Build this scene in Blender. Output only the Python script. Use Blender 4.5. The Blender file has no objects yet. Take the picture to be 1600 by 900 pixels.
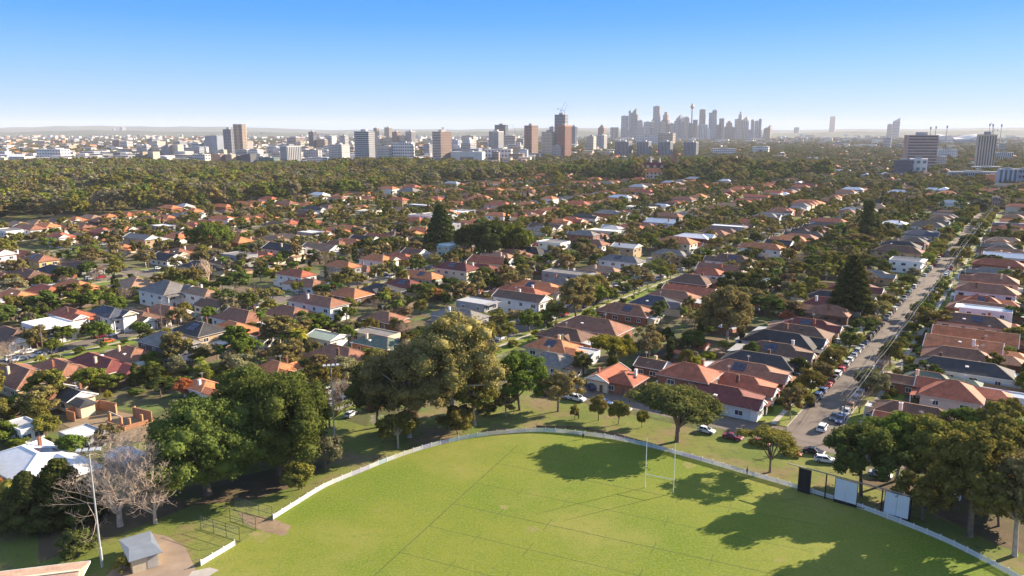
import bpy, math, random, numpy as np
from mathutils import Vector, Matrix
R = math.radians
rnd = random.Random(11)
sc = bpy.context.scene
C = sc.collection
# ---------------------------------------------------------------- camera
H = 72.0; F = 1200.0; PITCH = math.atan(245/1200.0); cp, sp = math.cos(PITCH), math.sin(PITCH)
cam = bpy.data.objects.new('camera', bpy.data.cameras.new('camera')); C.objects.link(cam)
cam.location = (0, 0, H); cam.rotation_euler = (R(90)-PITCH, 0, 0)
cam.data.sensor_width = 36; cam.data.lens = 27; cam.data.clip_start = 1; cam.data.clip_end = 60000
sc.camera = cam
# ---------------------------------------------------------------- light
SUN_AZ, SUN_EL = 64.0, 23.0            # degrees to the right of straight ahead, above the horizon
w = bpy.data.worlds.new('World'); sc.world = w; w.use_nodes = True
nt = w.node_tree; nt.nodes.clear(); N = nt.nodes.new; Lk = nt.links.new
wo = N('ShaderNodeOutputWorld'); bg = N('ShaderNodeBackground'); sky = N('ShaderNodeTexSky')
sky.sky_type = 'NISHITA'; sky.sun_disc = False; sky.sun_elevation = R(SUN_EL); sky.sun_rotation = R(SUN_AZ)
sky.altitude = 0; sky.air_density = 1.0; sky.dust_density = 0.3; sky.ozone_density = 3.0
geo = N('ShaderNodeNewGeometry'); sep = N('ShaderNodeSeparateXYZ'); ramp = N('ShaderNodeValToRGB'); mul = N('ShaderNodeMix')
mul.data_type = 'RGBA'; mul.blend_type = 'MIX'; mul.inputs[0].default_value = 0.93
tc = N('ShaderNodeTexCoord'); Lk(tc.outputs['Generated'], sep.inputs[0]); Lk(sep.outputs['Z'], ramp.inputs[0])
e = ramp.color_ramp.elements
SK = [(0.0, (1.65, 2.4, 3.55)), (0.03, (1.35, 2.2, 3.6)), (0.085, (.62, 1.75, 3.8)), (0.13, (.18, 1.3, 3.85)), (0.17, (.03, 1.08, 3.8)), (0.3, (.7, 1.4, 3.1)), (0.55, (1.15, 1.7, 2.8)), (1.0, (1.3, 1.75, 2.6))]
e[0].position, e[0].color = SK[0][0], (*SK[0][1], 1); e[1].position, e[1].color = SK[-1][0], (*SK[-1][1], 1)
for p_, c_ in SK[1:-1]:
    x_ = e.new(p_); x_.color = (*c_, 1)
Lk(sky.outputs[0], mul.inputs[6]); Lk(ramp.outputs[0], mul.inputs[7]); Lk(mul.outputs[2], bg.inputs[0]); Lk(bg.outputs[0], wo.inputs[0])
bg.inputs[1].default_value = 0.1
sun = bpy.data.objects.new('sun', bpy.data.lights.new('sun', 'SUN')); C.objects.link(sun)
sun.data.energy = 5.0; sun.data.angle = R(0.5); sun.data.color = (1.0, 0.83, 0.63)
sd = Vector((math.sin(R(SUN_AZ))*math.cos(R(SUN_EL)), math.cos(R(SUN_AZ))*math.cos(R(SUN_EL)), math.sin(R(SUN_EL))))
sun.rotation_euler = sd.to_track_quat('Z', 'Y').to_euler()
sc.view_settings.view_transform = 'Standard'; sc.view_settings.look = 'None'; sc.view_settings.gamma = 1; sc.view_settings.exposure = 1.55
sc.cycles.use_denoising = True; sc.cycles.max_bounces = 5; sc.cycles.diffuse_bounces = 3; sc.cycles.volume_bounces = 0
sc.cycles.transparent_max_bounces = 4; sc.cycles.caustics_reflective = False; sc.cycles.caustics_refractive = False
# ---------------------------------------------------------------- projection helpers (a pixel of the 1600x900 photo -> a point of the ground)
def G(px, py, z=0.0):
    u = (px-800)/F; v = -(py-450)/F
    y = cp+v*sp; k = -sp+v*cp; t = (z-H)/k
    return (u*t, y*t)
def P(X, Y, Z=0.0):
    d = Y*cp-(Z-H)*sp; up = Y*sp+(Z-H)*cp
    return 800+F*X/d, 450-F*up/d, d
def at_depth(px, d):      # ground point seen at column px and at ground distance d straight ahead
    return ((px-800)/F*(d*cp+H*sp), d)
def seen(X, Y, m=40, z=4):
    if Y < 20: return False
    a, b, d = P(X, Y, z)
    return -m < a < 1600+m and b < 900+m*1.5
UX, UY = math.sin(R(34.5)), math.cos(R(34.5))
def W2(u, w): return (UX*u-UY*w, UY*u+UX*w)
def UW(x, y): return (UX*x+UY*y, -UY*x+UX*y)
ROT = R(90-34.5)           # local +x -> along the streets (u)
# ---------------------------------------------------------------- materials
MATS = {}
def mat(name, col, rough=0.8, var=0.18, scale=0.6, bump=0.0, spec=0.3, metal=0.0, c2=None, rv=0.0, detail=4, coord='Object', emis=None):
    if name in MATS: return MATS[name]
    m = bpy.data.materials.new(name); m.use_nodes = True; t = m.node_tree; b = t.nodes['Principled BSDF']
    b.inputs['Roughness'].default_value = rough; b.inputs['Specular IOR Level'].default_value = spec; b.inputs['Metallic'].default_value = metal
    tc = t.nodes.new('ShaderNodeTexCoord'); no = t.nodes.new('ShaderNodeTexNoise'); no.inputs['Scale'].default_value = scale; no.inputs['Detail'].default_value = detail
    t.links.new(tc.outputs[coord], no.inputs['Vector'])
    mx = t.nodes.new('ShaderNodeMix'); mx.data_type = 'RGBA'
    mr = t.nodes.new('ShaderNodeMapRange'); mr.inputs[1].default_value = 0.3; mr.inputs[2].default_value = 0.7
    t.links.new(no.outputs['Fac'], mr.inputs[0]); t.links.new(mr.outputs[0], mx.inputs[0])
    a = c2 or tuple(c*(1-var) for c in col); z = tuple(min(1, c*(1+var)) for c in col) if c2 is None else col
    mx.inputs[6].default_value = (*a, 1); mx.inputs[7].default_value = (*z, 1)
    out = mx.outputs[2]
    if rv:
        oi = t.nodes.new('ShaderNodeObjectInfo'); hs = t.nodes.new('ShaderNodeHueSaturation'); m2 = t.nodes.new('ShaderNodeMapRange')
        m2.inputs[3].default_value = 1-rv; m2.inputs[4].default_value = 1+rv
        t.links.new(oi.outputs['Random'], m2.inputs[0]); t.links.new(m2.outputs[0], hs.inputs['Value']); t.links.new(out, hs.inputs['Color']); out = hs.outputs[0]
    t.links.new(out, b.inputs['Base Color'])
    if bump:
        bp = t.nodes.new('ShaderNodeBump'); bp.inputs['Strength'].default_value = bump; bp.inputs['Distance'].default_value = 0.1
        n2 = t.nodes.new('ShaderNodeTexNoise'); n2.inputs['Scale'].default_value = scale*6; t.links.new(tc.outputs[coord], n2.inputs['Vector'])
        t.links.new(n2.outputs['Fac'], bp.inputs['Height']); t.links.new(bp.outputs[0], b.inputs['Normal'])
    MATS[name] = m
    return m
def roofmat(name, col, rows=0.33, rough=0.75, var=0.22):
    if name in MATS: return MATS[name]
    m = mat(name, col, rough, var, 0.5, rv=0.14); t = m.node_tree; b = t.nodes['Principled BSDF']
    tc = t.nodes.new('ShaderNodeTexCoord'); wv = t.nodes.new('ShaderNodeTexWave'); wv.bands_direction = 'Z'; wv.inputs['Scale'].default_value = 1.0/rows; wv.inputs['Distortion'].default_value = 0.3
    bp = t.nodes.new('ShaderNodeBump'); bp.inputs['Strength'].default_value = 0.35; bp.inputs['Distance'].default_value = 0.05
    t.links.new(tc.outputs['Object'], wv.inputs['Vector']); t.links.new(wv.outputs['Fac'], bp.inputs['Height']); t.links.new(bp.outputs[0], b.inputs['Normal'])
    # lichen streaks: finer mottling
    no = t.nodes.new('ShaderNodeTexNoise'); no.inputs['Scale'].default_value = 3.0; no.inputs['Detail'].default_value = 6
    t.links.new(tc.outputs['Object'], no.inputs['Vector'])
    mx = t.nodes.new('ShaderNodeMix'); mx.data_type = 'RGBA'; mx.blend_type = 'MULTIPLY'; mx.inputs[0].default_value = 0.6
    rp = t.nodes.new('ShaderNodeValToRGB'); rp.color_ramp.elements[0].position = 0.35; rp.color_ramp.elements[0].color = (.55, .55, .55, 1); rp.color_ramp.elements[1].position = 0.6; rp.color_ramp.elements[1].color = (1.15, 1.1, 1.05, 1)
    t.links.new(no.outputs['Fac'], rp.inputs[0]); old = b.inputs['Base Color'].links[0].from_socket
    t.links.new(old, mx.inputs[6]); t.links.new(rp.outputs[0], mx.inputs[7]); t.links.new(mx.outputs[2], b.inputs['Base Color'])
    return m
def foliage(name, dark, light, trans=0.3):
    if name in MATS: return MATS[name]
    m = bpy.data.materials.new(name); m.use_nodes = True; t = m.node_tree; t.nodes.remove(t.nodes['Principled BSDF'])
    out = t.nodes['Material Output']; df = t.nodes.new('ShaderNodeBsdfDiffuse'); tr = t.nodes.new('ShaderNodeBsdfTranslucent'); ms = t.nodes.new('ShaderNodeMixShader'); ms.inputs[0].default_value = trans
    g = t.nodes.new('ShaderNodeNewGeometry'); oi = t.nodes.new('ShaderNodeObjectInfo'); tc = t.nodes.new('ShaderNodeTexCoord')
    no = t.nodes.new('ShaderNodeTexNoise'); no.inputs['Scale'].default_value = 0.35; no.inputs['Detail'].default_value = 3
    t.links.new(tc.outputs['Object'], no.inputs['Vector'])
    a1 = t.nodes.new('ShaderNodeMath'); a1.operation = 'MULTIPLY'; a1.inputs[1].default_value = 0.55; t.links.new(g.outputs['Random Per Island'], a1.inputs[0])
    a2 = t.nodes.new('ShaderNodeMath'); a2.operation = 'MULTIPLY_ADD'; a2.inputs[1].default_value = 0.45; t.links.new(no.outputs['Fac'], a2.inputs[0]); t.links.new(a1.outputs[0], a2.inputs[2])
    mx = t.nodes.new('ShaderNodeMix'); mx.data_type = 'RGBA'; mx.inputs[6].default_value = (*dark, 1); mx.inputs[7].default_value = (*light, 1); t.links.new(a2.outputs[0], mx.inputs[0])
    hs = t.nodes.new('ShaderNodeHueSaturation'); mr = t.nodes.new('ShaderNodeMapRange'); mr.inputs[3].default_value = 0.8; mr.inputs[4].default_value = 1.22
    mh = t.nodes.new('ShaderNodeMapRange'); mh.inputs[3].default_value = 0.475; mh.inputs[4].default_value = 0.515
    t.links.new(oi.outputs['Random'], mr.inputs[0]); t.links.new(mr.outputs[0], hs.inputs['Value'])
    fr = t.nodes.new('ShaderNodeMath'); fr.operation = 'FRACT'; f2 = t.nodes.new('ShaderNodeMath'); f2.operation = 'MULTIPLY'; f2.inputs[1].default_value = 7.31
    t.links.new(oi.outputs['Random'], f2.inputs[0]); t.links.new(f2.outputs[0], fr.inputs[0]); t.links.new(fr.outputs[0], mh.inputs[0]); t.links.new(mh.outputs[0], hs.inputs['Hue'])
    t.links.new(mx.outputs[2], hs.inputs['Color']); t.links.new(hs.outputs[0], df.inputs[0]); t.links.new(hs.outputs[0], tr.inputs[0])
    t.links.new(df.outputs[0], ms.inputs[1]); t.links.new(tr.outputs[0], ms.inputs[2]); t.links.new(ms.outputs[0], out.inputs[0])
    MATS[name] = m
    return m
RM = {'orange': roofmat('orange_tile', (.56, .20, .085)), 'red': roofmat('red_tile', (.40, .12, .065)), 'brown': roofmat('brown_tile', (.27, .125, .078)),
      'darkbrown': roofmat('dark_brown_tile', (.15, .085, .06)), 'charcoal': roofmat('charcoal_tile', (.045, .045, .05)), 'grey': roofmat('grey_tile', (.19, .18, .17)),
      'navy': roofmat('navy_tile', (.06, .075, .11)), 'tan': roofmat('tan_tile', (.32, .20, .13)), 'maroon': roofmat('maroon_tile', (.16, .045, .04)),
      'white': mat('white_metal_roof', (.66, .67, .69), .45, .08, 1.0), 'paleblue': mat('pale_blue_metal_roof', (.36, .43, .52), .45, .08, 1.0),
      'green': roofmat('green_roof', (.12, .17, .13)), 'palegreen': mat('pale_green_roof', (.42, .48, .36), .6, .1, 1.0), 'palegrey': mat('pale_grey_metal_roof', (.42, .42, .42), .5, .1, 1.0)}
WM = {'white': mat('white_render', (.74, .73, .71), .85, .06), 'cream': mat('cream_render', (.62, .54, .40), .85, .08), 'tan': mat('tan_brick', (.42, .30, .18), .9, .15, 2.0),
      'brick': mat('red_brick', (.28, .12, .075), .9, .2, 2.0), 'grey': mat('grey_render', (.28, .28, .29), .85, .08), 'darkgrey': mat('dark_grey_render', (.11, .11, .115), .85, .1),
      'yellow': mat('yellow_render', (.62, .43, .16), .85, .08), 'paleblue': mat('pale_blue_weatherboard', (.52, .58, .64), .8, .06), 'darkbrick': mat('dark_brick', (.13, .075, .055), .9, .2, 2.0),
      'pink': mat('pinkish_render', (.62, .47, .42), .85, .06), 'orangebrick': mat('orange_brick', (.46, .20, .09), .9, .2, 2.0), 'teal': mat('pale_teal_render', (.42, .60, .58), .8, .05)}
M_TRIM = mat('white_trim_paint', (.78, .77, .75), .6, .04); M_GLASS = mat('window_glass', (.035, .045, .06), .12, .3, 1.0, spec=.6)
M_GUT = mat('gutter_metal', (.5, .48, .45), .5, .1); M_PALE = mat('weathered_fence_wood', (.20, .165, .13), .9, .25, 1.5, rv=.2); M_FENCEW = mat('cream_masonry', (.55, .50, .43), .9, .1)
M_SOLAR = mat('solar_panel_glass', (.02, .03, .07), .2, .2, 2.0, spec=.5); M_CONC = mat('concrete', (.38, .35, .31), .9, .15, 0.4, detail=6)
M_ASPH = mat('asphalt', (.165, .137, .114), .95, .16, 0.25, c2=None, detail=8); M_KERB = mat('kerb_concrete', (.42, .40, .37), .9, .15, .5)
M_BARK = mat('grey_brown_bark', (.16, .125, .095), .95, .3, 1.2, rv=.2); M_PALEBARK = mat('pale_gum_bark', (.42, .36, .29), .9, .25, .8); M_BAREBARK = mat('pale_bare_bark', (.54, .42, .33), .9, .25, 1.0)
M_METAL = mat('galvanised_steel', (.48, .50, .52), .45, .1, 1, metal=.3); M_BLACK = mat('black_metal', (.015, .015, .017), .6, .2); M_DARKGREEN = mat('dark_green_steel', (.03, .06, .05), .5, .2)
M_WOODPOLE = mat('timber_pole', (.17, .13, .10), .9, .2, 1.0)
# ---------------------------------------------------------------- mesh builder
class MB:
    def __init__(s): s.v = []; s.f = []; s.mi = []
    def add(s, vs, fs, m=0):
        k = len(s.v); s.v += [tuple(p) for p in vs]; s.f += [tuple(i+k for i in f) for f in fs]; s.mi += [m]*len(fs)
    def box(s, x0, x1, y0, y1, z0, z1, m=0, bottom=True):
        f = [(3, 2, 1, 0)] if bottom else []
        s.add([(x0, y0, z0), (x1, y0, z0), (x1, y1, z0), (x0, y1, z0), (x0, y0, z1), (x1, y0, z1), (x1, y1, z1), (x0, y1, z1)],
              f+[(4, 5, 6, 7), (0, 1, 5, 4), (1, 2, 6, 5), (2, 3, 7, 6), (3, 0, 4, 7)], m)
    def rbox(s, cx, cy, a, lx, ly, z0, z1, m=0):
        c, q = math.cos(a), math.sin(a)
        pts = [(cx+c*x-q*y, cy+q*x+c*y) for x, y in ((-lx/2, -ly/2), (lx/2, -ly/2), (lx/2, ly/2), (-lx/2, ly/2))]
        s.add([(*p, z0) for p in pts]+[(*p, z1) for p in pts], [(3, 2, 1, 0), (4, 5, 6, 7), (0, 1, 5, 4), (1, 2, 6, 5), (2, 3, 7, 6), (3, 0, 4, 7)], m)
    def bar(s, p, q, w, h=None, m=0):
        p, q = Vector(p), Vector(q); d = (q-p)
        if d.length < 1e-6: return
        d.normalize(); up = Vector((0, 0, 1)) if abs(d.z) < .95 else Vector((1, 0, 0)); a = d.cross(up).normalized(); b = a.cross(d); h = h or w
        vs = [o+a*(i*w/2)+b*(j*h/2) for o in (p, q) for i, j in ((-1, -1), (1, -1), (1, 1), (-1, 1))]
        s.add(vs, [(0, 1, 2, 3), (7, 6, 5, 4), (1, 0, 4, 5), (2, 1, 5, 6), (3, 2, 6, 7), (0, 3, 7, 4)], m)
    def tube(s, pts, rs, n=6, m=0):
        base = len(s.v); prev = None
        for i, (p, r) in enumerate(zip(pts, rs)):
            p = Vector(p); q = Vector(pts[min(i+1, len(pts)-1)])-Vector(pts[max(i-1, 0)]); q.normalize()
            a = q.cross(Vector((0.31, 0.95, 0.1))).normalized(); b = q.cross(a)
            for k in range(n):
                t = 2*math.pi*k/n; s.v.append(tuple(p+a*(r*math.cos(t))+b*(r*math.sin(t))))
            if i:
                for k in range(n):
                    k2 = (k+1) % n; s.f.append((base+(i-1)*n+k, base+(i-1)*n+k2, base+i*n+k2, base+i*n+k)); s.mi.append(m)
        s.f.append(tuple(base+(len(pts)-1)*n+k for k in range(n))); s.mi.append(m)
    def prism(s, prof, y0, y1, m=0):   # profile in xz extruded in y
        n = len(prof); s.add([(x, y0, z) for x, z in prof]+[(x, y1, z) for x, z in prof],
                            [tuple(range(n)), tuple(range(2*n-1, n-1, -1))]+[(i, i+n, (i+1) % n+n, (i+1) % n) for i in range(n)], m)
    def mesh(s, name, mats):
        me = bpy.data.meshes.new(name); me.from_pydata(s.v, [], s.f)
        for m in (mats if isinstance(mats, (list, tuple)) else [mats]): me.materials.append(m)
        if any(s.mi): me.polygons.foreach_set('material_index', s.mi)
        me.update(); return me
def link(name, me, parent=None, loc=None, rz=0, sc_=None):
    o = bpy.data.objects.new(name, me); C.objects.link(o)
    if parent is not None: o.parent = parent
    if loc is not None: o.location = loc
    if rz: o.rotation_euler = (0, 0, rz)
    if sc_ is not None: o.scale = sc_
    return o
def build(mb, name, mats, parent=None, loc=None, rz=0): return link(name, mb.mesh(name, mats), parent, loc, rz)
def tag(o, label, cat, group=None, kind=None):
    if label: o['label'] = label
    if cat: o['category'] = cat
    if group: o['group'] = group
    if kind: o['kind'] = kind
    return o
def thing(name, label, cat, loc, rz=0, group=None):
    return tag(link(name, None, None, loc, rz), label, cat, group)
def struct(name, mb, m, kind='structure'):
    o = build(mb, name, m); o['kind'] = kind; return o
_ones = ['', 'first', 'second', 'third', 'fourth', 'fifth', 'sixth', 'seventh', 'eighth', 'ninth', 'tenth', 'eleventh', 'twelfth', 'thirteenth', 'fourteenth', 'fifteenth', 'sixteenth', 'seventeenth', 'eighteenth', 'nineteenth']
_tens = {2: 'twent', 3: 'thirt', 4: 'fort', 5: 'fift', 6: 'sixt', 7: 'sevent', 8: 'eight', 9: 'ninet'}
def ordn(n):
    if n < 20: return _ones[n]
    if n >= 100: return 'hundred-and-'+(ordn(n-100) if n > 100 else 'zeroth')
    t, o = divmod(n, 10)
    return _tens[t]+'ieth' if o == 0 else _tens[t]+'y-'+_ones[o]

# ---------------------------------------------------------------- ground sheets
def mixmat(name, stops, scales, rough=0.95, bumps=0.0):
    """ground cover: colours blended by several noises at once"""
    m = bpy.data.materials.new(name); m.use_nodes = True; t = m.node_tree; b = t.nodes['Principled BSDF']; b.inputs['Roughness'].default_value = rough; b.inputs['Specular IOR Level'].default_value = .15
    tc = t.nodes.new('ShaderNodeTexCoord'); prev = None
    for (c, sc_, lo, hi) in stops:
        if prev is None:
            rgb = t.nodes.new('ShaderNodeRGB'); rgb.outputs[0].default_value = (*c, 1); prev = rgb.outputs[0]; continue
        no = t.nodes.new('ShaderNodeTexNoise'); no.inputs['Scale'].default_value = sc_; no.inputs['Detail'].default_value = 5; no.inputs['Roughness'].default_value = .6
        t.links.new(tc.outputs['Object'], no.inputs['Vector'])
        mr = t.nodes.new('ShaderNodeMapRange'); mr.inputs[1].default_value = lo; mr.inputs[2].default_value = hi; t.links.new(no.outputs['Fac'], mr.inputs[0])
        mx = t.nodes.new('ShaderNodeMix'); mx.data_type = 'RGBA'; t.links.new(mr.outputs[0], mx.inputs[0]); t.links.new(prev, mx.inputs[6]); mx.inputs[7].default_value = (*c, 1); prev = mx.outputs[2]
    t.links.new(prev, b.inputs['Base Color'])
    if bumps:
        bp = t.nodes.new('ShaderNodeBump'); bp.inputs['Strength'].default_value = bumps; bp.inputs['Distance'].default_value = 0.15
        n2 = t.nodes.new('ShaderNodeTexNoise'); n2.inputs['Scale'].default_value = 3.0; n2.inputs['Detail'].default_value = 6; t.links.new(tc.outputs['Object'], n2.inputs['Vector'])
        t.links.new(n2.outputs['Fac'], bp.inputs['Height']); t.links.new(bp.outputs[0], b.inputs['Normal'])
    MATS[name] = m; return m
M_GROUND = mixmat('suburban_ground', [((.085, .095, .035), 0, 0, 0), ((.15, .115, .07), .035, .42, .6), ((.12, .16, .045), .09, .52, .6), ((.24, .21, .17), .13, .6, .66), ((.05, .05, .03), .3, .55, .7)], None, bumps=.3)
M_PARK = mixmat('park_grass', [((.115, .15, .03), 0, 0, 0), ((.19, .20, .05), .05, .42, .62), ((.21, .155, .085), .07, .5, .62), ((.09, .085, .04), .6, .52, .75), ((.14, .19, .04), 1.7, .5, .8)], None, bumps=.5)
M_PITCH = mixmat('oval_turf', [((.105, .165, .010), 0, 0, 0), ((.165, .19, .022), .03, .38, .60), ((.235, .22, .055), .022, .50, .66), ((.11, .165, .02), .45, .5, .8), ((.23, .25, .06), 2.2, .42, .8), ((.17, .15, .05), .9, .60, .75), ((.27, .21, .11), .06, .64, .78)], None, bumps=.35)
M_VERGE = mixmat('nature_strip_grass', [((.15, .19, .035), 0, 0, 0), ((.22, .22, .06), .12, .4, .65), ((.2, .15, .085), .2, .58, .7), ((.09, .11, .03), .9, .5, .8)], None)
M_LAWN = mixmat('front_lawn_grass', [((.13, .19, .03), 0, 0, 0), ((.2, .22, .05), .15, .4, .65), ((.08, .1, .03), .8, .5, .8)], None)
M_DIRT = mixmat('bare_earth', [((.26, .19, .12), 0, 0, 0), ((.19, .14, .085), .3, .4, .65), ((.30, .24, .16), 1.1, .5, .8)], None)
M_MULCH = mixmat('leaf_litter', [((.11, .085, .052), 0, 0, 0), ((.15, .11, .065), .25, .45, .65), ((.09, .1, .035), .1, .5, .65)], None, bumps=.5)
gb = MB(); gb.add([(-17000, -1500, 0), (17000, -1500, 0), (17000, 22000, 0), (-17000, 22000, 0)], [(0, 1, 2, 3)]); struct('ground', gb, M_GROUND)
def uwpoly(name, pts, z, m):
    b = MB(); b.add([(*W2(u, w_), z) for u, w_ in pts], [tuple(range(len(pts)))[::-1]]); return struct(name, b, m)
uwpoly('park_ground', [(-260, -330), (173, -330), (173, 118), (128, 132), (128, 165), (62, 172), (58, 182), (30, 190), (-260, 190)], .02, M_PARK)
# boundary of the oval, read off the photograph
FPX = [(427, 812), (470, 785), (510, 761), (565, 738), (620, 716), (680, 697), (740, 684), (800, 677), (850, 675), (900, 679), (960, 687), (1010, 698), (1060, 711), (1110, 725), (1165, 741), (1245, 764), (1300, 781), (1350, 797), (1420, 824), (1480, 849), (1540, 879), (1585, 903), (1640, 935)]
FP = [Vector(G(*p)) for p in FPX]
GAP = [Vector(G(*p)) for p in ((367, 853), (310, 887), (262, 915))]
pb = MB(); poly = FP+[Vector((95, 20)), Vector((-70, 20)), Vector((-72, 90))]+GAP[::-1]; pb.add([(p.x, p.y, .04) for p in poly], [tuple(range(len(poly)))[::-1]]); struct('sports_oval_turf', pb, M_PITCH)
def gpoly(name, px, z, m, kind='structure'):
    b = MB(); b.add([(*G(*p), z) for p in px], [tuple(range(len(px)))]); o = struct(name, b, m, kind)
    if o.data.polygons[0].normal.z < 0: o.data.flip_normals()
    return o
# concrete apron by the shed, bare earth, practice-net turf
gpoly('path', [(228, 832), (262, 838), (290, 856), (300, 878), (306, 888), (296, 905), (210, 960), (120, 960), (160, 905), (188, 880), (200, 850)], .045, mat('worn_brown_paving', (.27, .205, .15), .95, .2, .25, detail=8))
gpoly('concrete_slab', [(300, 893), (328, 887), (342, 891), (318, 906), (290, 908)], .055, M_CONC)
gpoly('bare_ground', [(372, 800), (430, 812), (455, 822), (445, 838), (415, 832), (382, 818)], .05, M_DIRT)
gpoly('leaf_litter', [(60, 800), (210, 770), (330, 755), (500, 715), (520, 720), (490, 742), (460, 760), (400, 780), (300, 790), (200, 830), (60, 880)], .032, M_MULCH, 'stuff')
gpoly('bare_earth', [(1330, 752), (1420, 782), (1500, 822), (1560, 852), (1640, 880), (1640, 830), (1560, 790), (1480, 765), (1400, 745)], .03, M_MULCH)
# bare worn patch in the middle of the pitch
def blob(name, px, py, r, z, m):
    b = MB(); c = G(px, py); pts = []
    for k in range(22):
        a = 2*math.pi*k/22; rr = r*(.65+.5*rnd.random()); pts.append((c[0]+rr*math.cos(a), c[1]+rr*math.sin(a), z))
    b.add(pts, [tuple(range(22))]); struct(name, b, m)
# pitch markings: dark scorched lines, 4 mm of their own
M_LINE = mat('scorched_line', (.085, .105, .028), .95, .35, 1.5)
lb = MB()
A0 = Vector(G(803, 701)); DL = Vector((-.408, -.913)); DT = Vector((.913, -.408))
def line(a, b, w_=.16, z=.05):
    d = (b-a).normalized(); n = Vector((-d.y, d.x))*w_/2
    lb.add([(*(a-n), z), (*(b-n), z), (*(b+n), z), (*(a+n), z)], [(0, 1, 2, 3)])
line(A0-DL*2, A0+DL*90, .2)
for k, (s_, L_) in enumerate(((2, 66), (9, 66), (19.5, 66), (29.5, 66), (39, 66), (49, 66), (59, 66))):
    a = A0+DL*s_; line(a, a+DT*L_, .12 if k not in (1, 3) else .17)
for s_ in (9, 19.5, 29.5, 39, 49):
    for t_ in (10, 20, 40, 50):
        a = A0+DL*(s_-2.2)+DT*t_; line(a, a+DL*4.4, .11, .054)
struct('pitch_markings', lb, M_LINE)
M_WORN = mixmat('worn_turf', [((.24, .215, .085), 0, 0, 0), ((.17, .20, .035), .5, .40, .62), ((.30, .22, .13), .9, .55, .72)], None)
for (px, py, r_) in ((788, 793, 1.1), (1078, 727, 1.7), (405, 838, 2.2), (1390, 806, 1.8)):
    blob('worn_patch', px, py, r_, .046, M_WORN)
# ---------------------------------------------------------------- streets
STREETS = [(-184, 'outer street', 195, 900, 5), (-72, 'brick-flat street', 195, 1000, 5), (40, 'wide street', 187, 802, 5.6), (155, 'middle street', 122, 1000, 4.6), (267, 'white-house street', 70, 1000, 4.6),
           (380, 'palm street', 60, 1000, 4.4), (492, 'orange-roof street', 60, 1000, 4.4), (604, 'woodland street', 100, 1000, 4.4)]
CROSS = [(181, -330, 118, 4.4), (423, -190, 40, 4), (600, -190, 40, 4), (807, -330, 500, 5), (420, 155, 640, 4), (213, 267, 500, 4), (640, 155, 640, 4)]
def strip(name, a, b, c, d, z0, z1, m, along):
    mb = MB()
    n = max(1, int((b-a)/40))
    for i in range(n):
        p, q = a+(b-a)*i/n, a+(b-a)*(i+1)/n
        cs = [(p, c), (q, c), (q, d), (p, d)]
        if not along: cs = [(y, x) for x, y in cs]
        if not any(seen(*W2(*k), m=260) for k in cs): continue
        lo = [(*W2(*k), z0) for k in cs]; hi = [(*W2(*k), z1) for k in cs]
        mb.add(lo+hi, [(4, 5, 6, 7), (0, 1, 5, 4), (2, 3, 7, 6)] if along else [(7, 6, 5, 4), (4, 5, 1, 0), (6, 7, 3, 2)])
    if mb.f: struct(name, mb, m)
zi = 0
for (u, w0, w1, hw) in CROSS:
    strip('cross_street', w0, w1, u-hw, u+hw, 0, .028+zi*.004, M_ASPH, False); zi += 1
for (w_, nm, u0, u1, hw) in STREETS:
    strip('road', u0-7, u1, w_-hw, w_+hw, 0, .06, M_ASPH, True)
    cuts = sorted([(c[0]-c[3], c[0]+c[3]) for c in CROSS if c[1]-1 <= w_ <= c[2]+1])
    for s_ in (-1, 1):
        segs, a = [], u0
        for (c0, c1) in cuts:
            if s_ == 1 and w_ == 40 and 0: pass
            if c0 > a: segs.append((a, c0-1)); 
            a = max(a, c1+1)
        segs.append((a, u1))
        for (a, b) in segs:
            if b <= a: continue
            def st(n, o0, o1, z, m):
                lo, hi = sorted((w_+s_*o0, w_+s_*o1)); strip(n, a, b, lo, hi, 0, z, m, True)
            st('kerb', hw, hw+.2, .13, M_KERB); st('nature_strip', hw+.2, hw+2.9, .11, M_VERGE); st('footpath', hw+2.9, hw+4.2, .12, M_CONC)
            st('front_lawn', hw+4.2, hw+9.4, .07, M_LAWN)
# patched asphalt: repairs on the wide street
ab = MB()
M_PATCH = mat('asphalt_patch', (.10, .088, .08), .95, .2, .6)
for i in range(26):
    u = 195+i*20+rnd.uniform(-6, 6); w_ = 40+rnd.uniform(-3.5, 3.5); l = rnd.uniform(1.5, 7); q = rnd.uniform(.6, 1.6)
    ab.add([(*W2(u+a, w_+b), .066) for a, b in ((0, 0), (l, 0), (l, q), (0, q))], [(0, 1, 2, 3)])
struct('asphalt_patches', ab, M_PATCH)
# ---------------------------------------------------------------- hills on the horizon
hb = MB(); M_HILL = mat('wooded_hills', (.07, .085, .045), .95, .35, .002, detail=8)
hr = random.Random(5)
def ridge(y0, depth, hf, x0=-16500, x1=16500, n=150):
    k = len(hb.v)
    for i in range(n+1):
        x = x0+(x1-x0)*i/n
        hgt = hf(x)
        for (dy, f) in ((0, -.02), (depth*.25, .55), (depth*.5, 1.0), (depth, .9)): hb.v.append((x, y0+dy, max(-5, hgt*f)))
    for i in range(n):
        for j in range(3): hb.f.append((k+i*4+j, k+(i+1)*4+j, k+(i+1)*4+j+1, k+i*4+j+1)); hb.mi.append(0)
ridge(8800, 2200, lambda x: 62+14*math.sin(x/900+1)+8*math.sin(x/310)+5*math.sin(x/97))
ridge(14000, 4500, lambda x: 118+18*math.sin(x/1500+.6)+10*math.sin(x/520)+6*math.sin(x/140)+(38*max(0, min(1, (-3600-x)/3000))))
struct('hills', hb, M_HILL)
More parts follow.
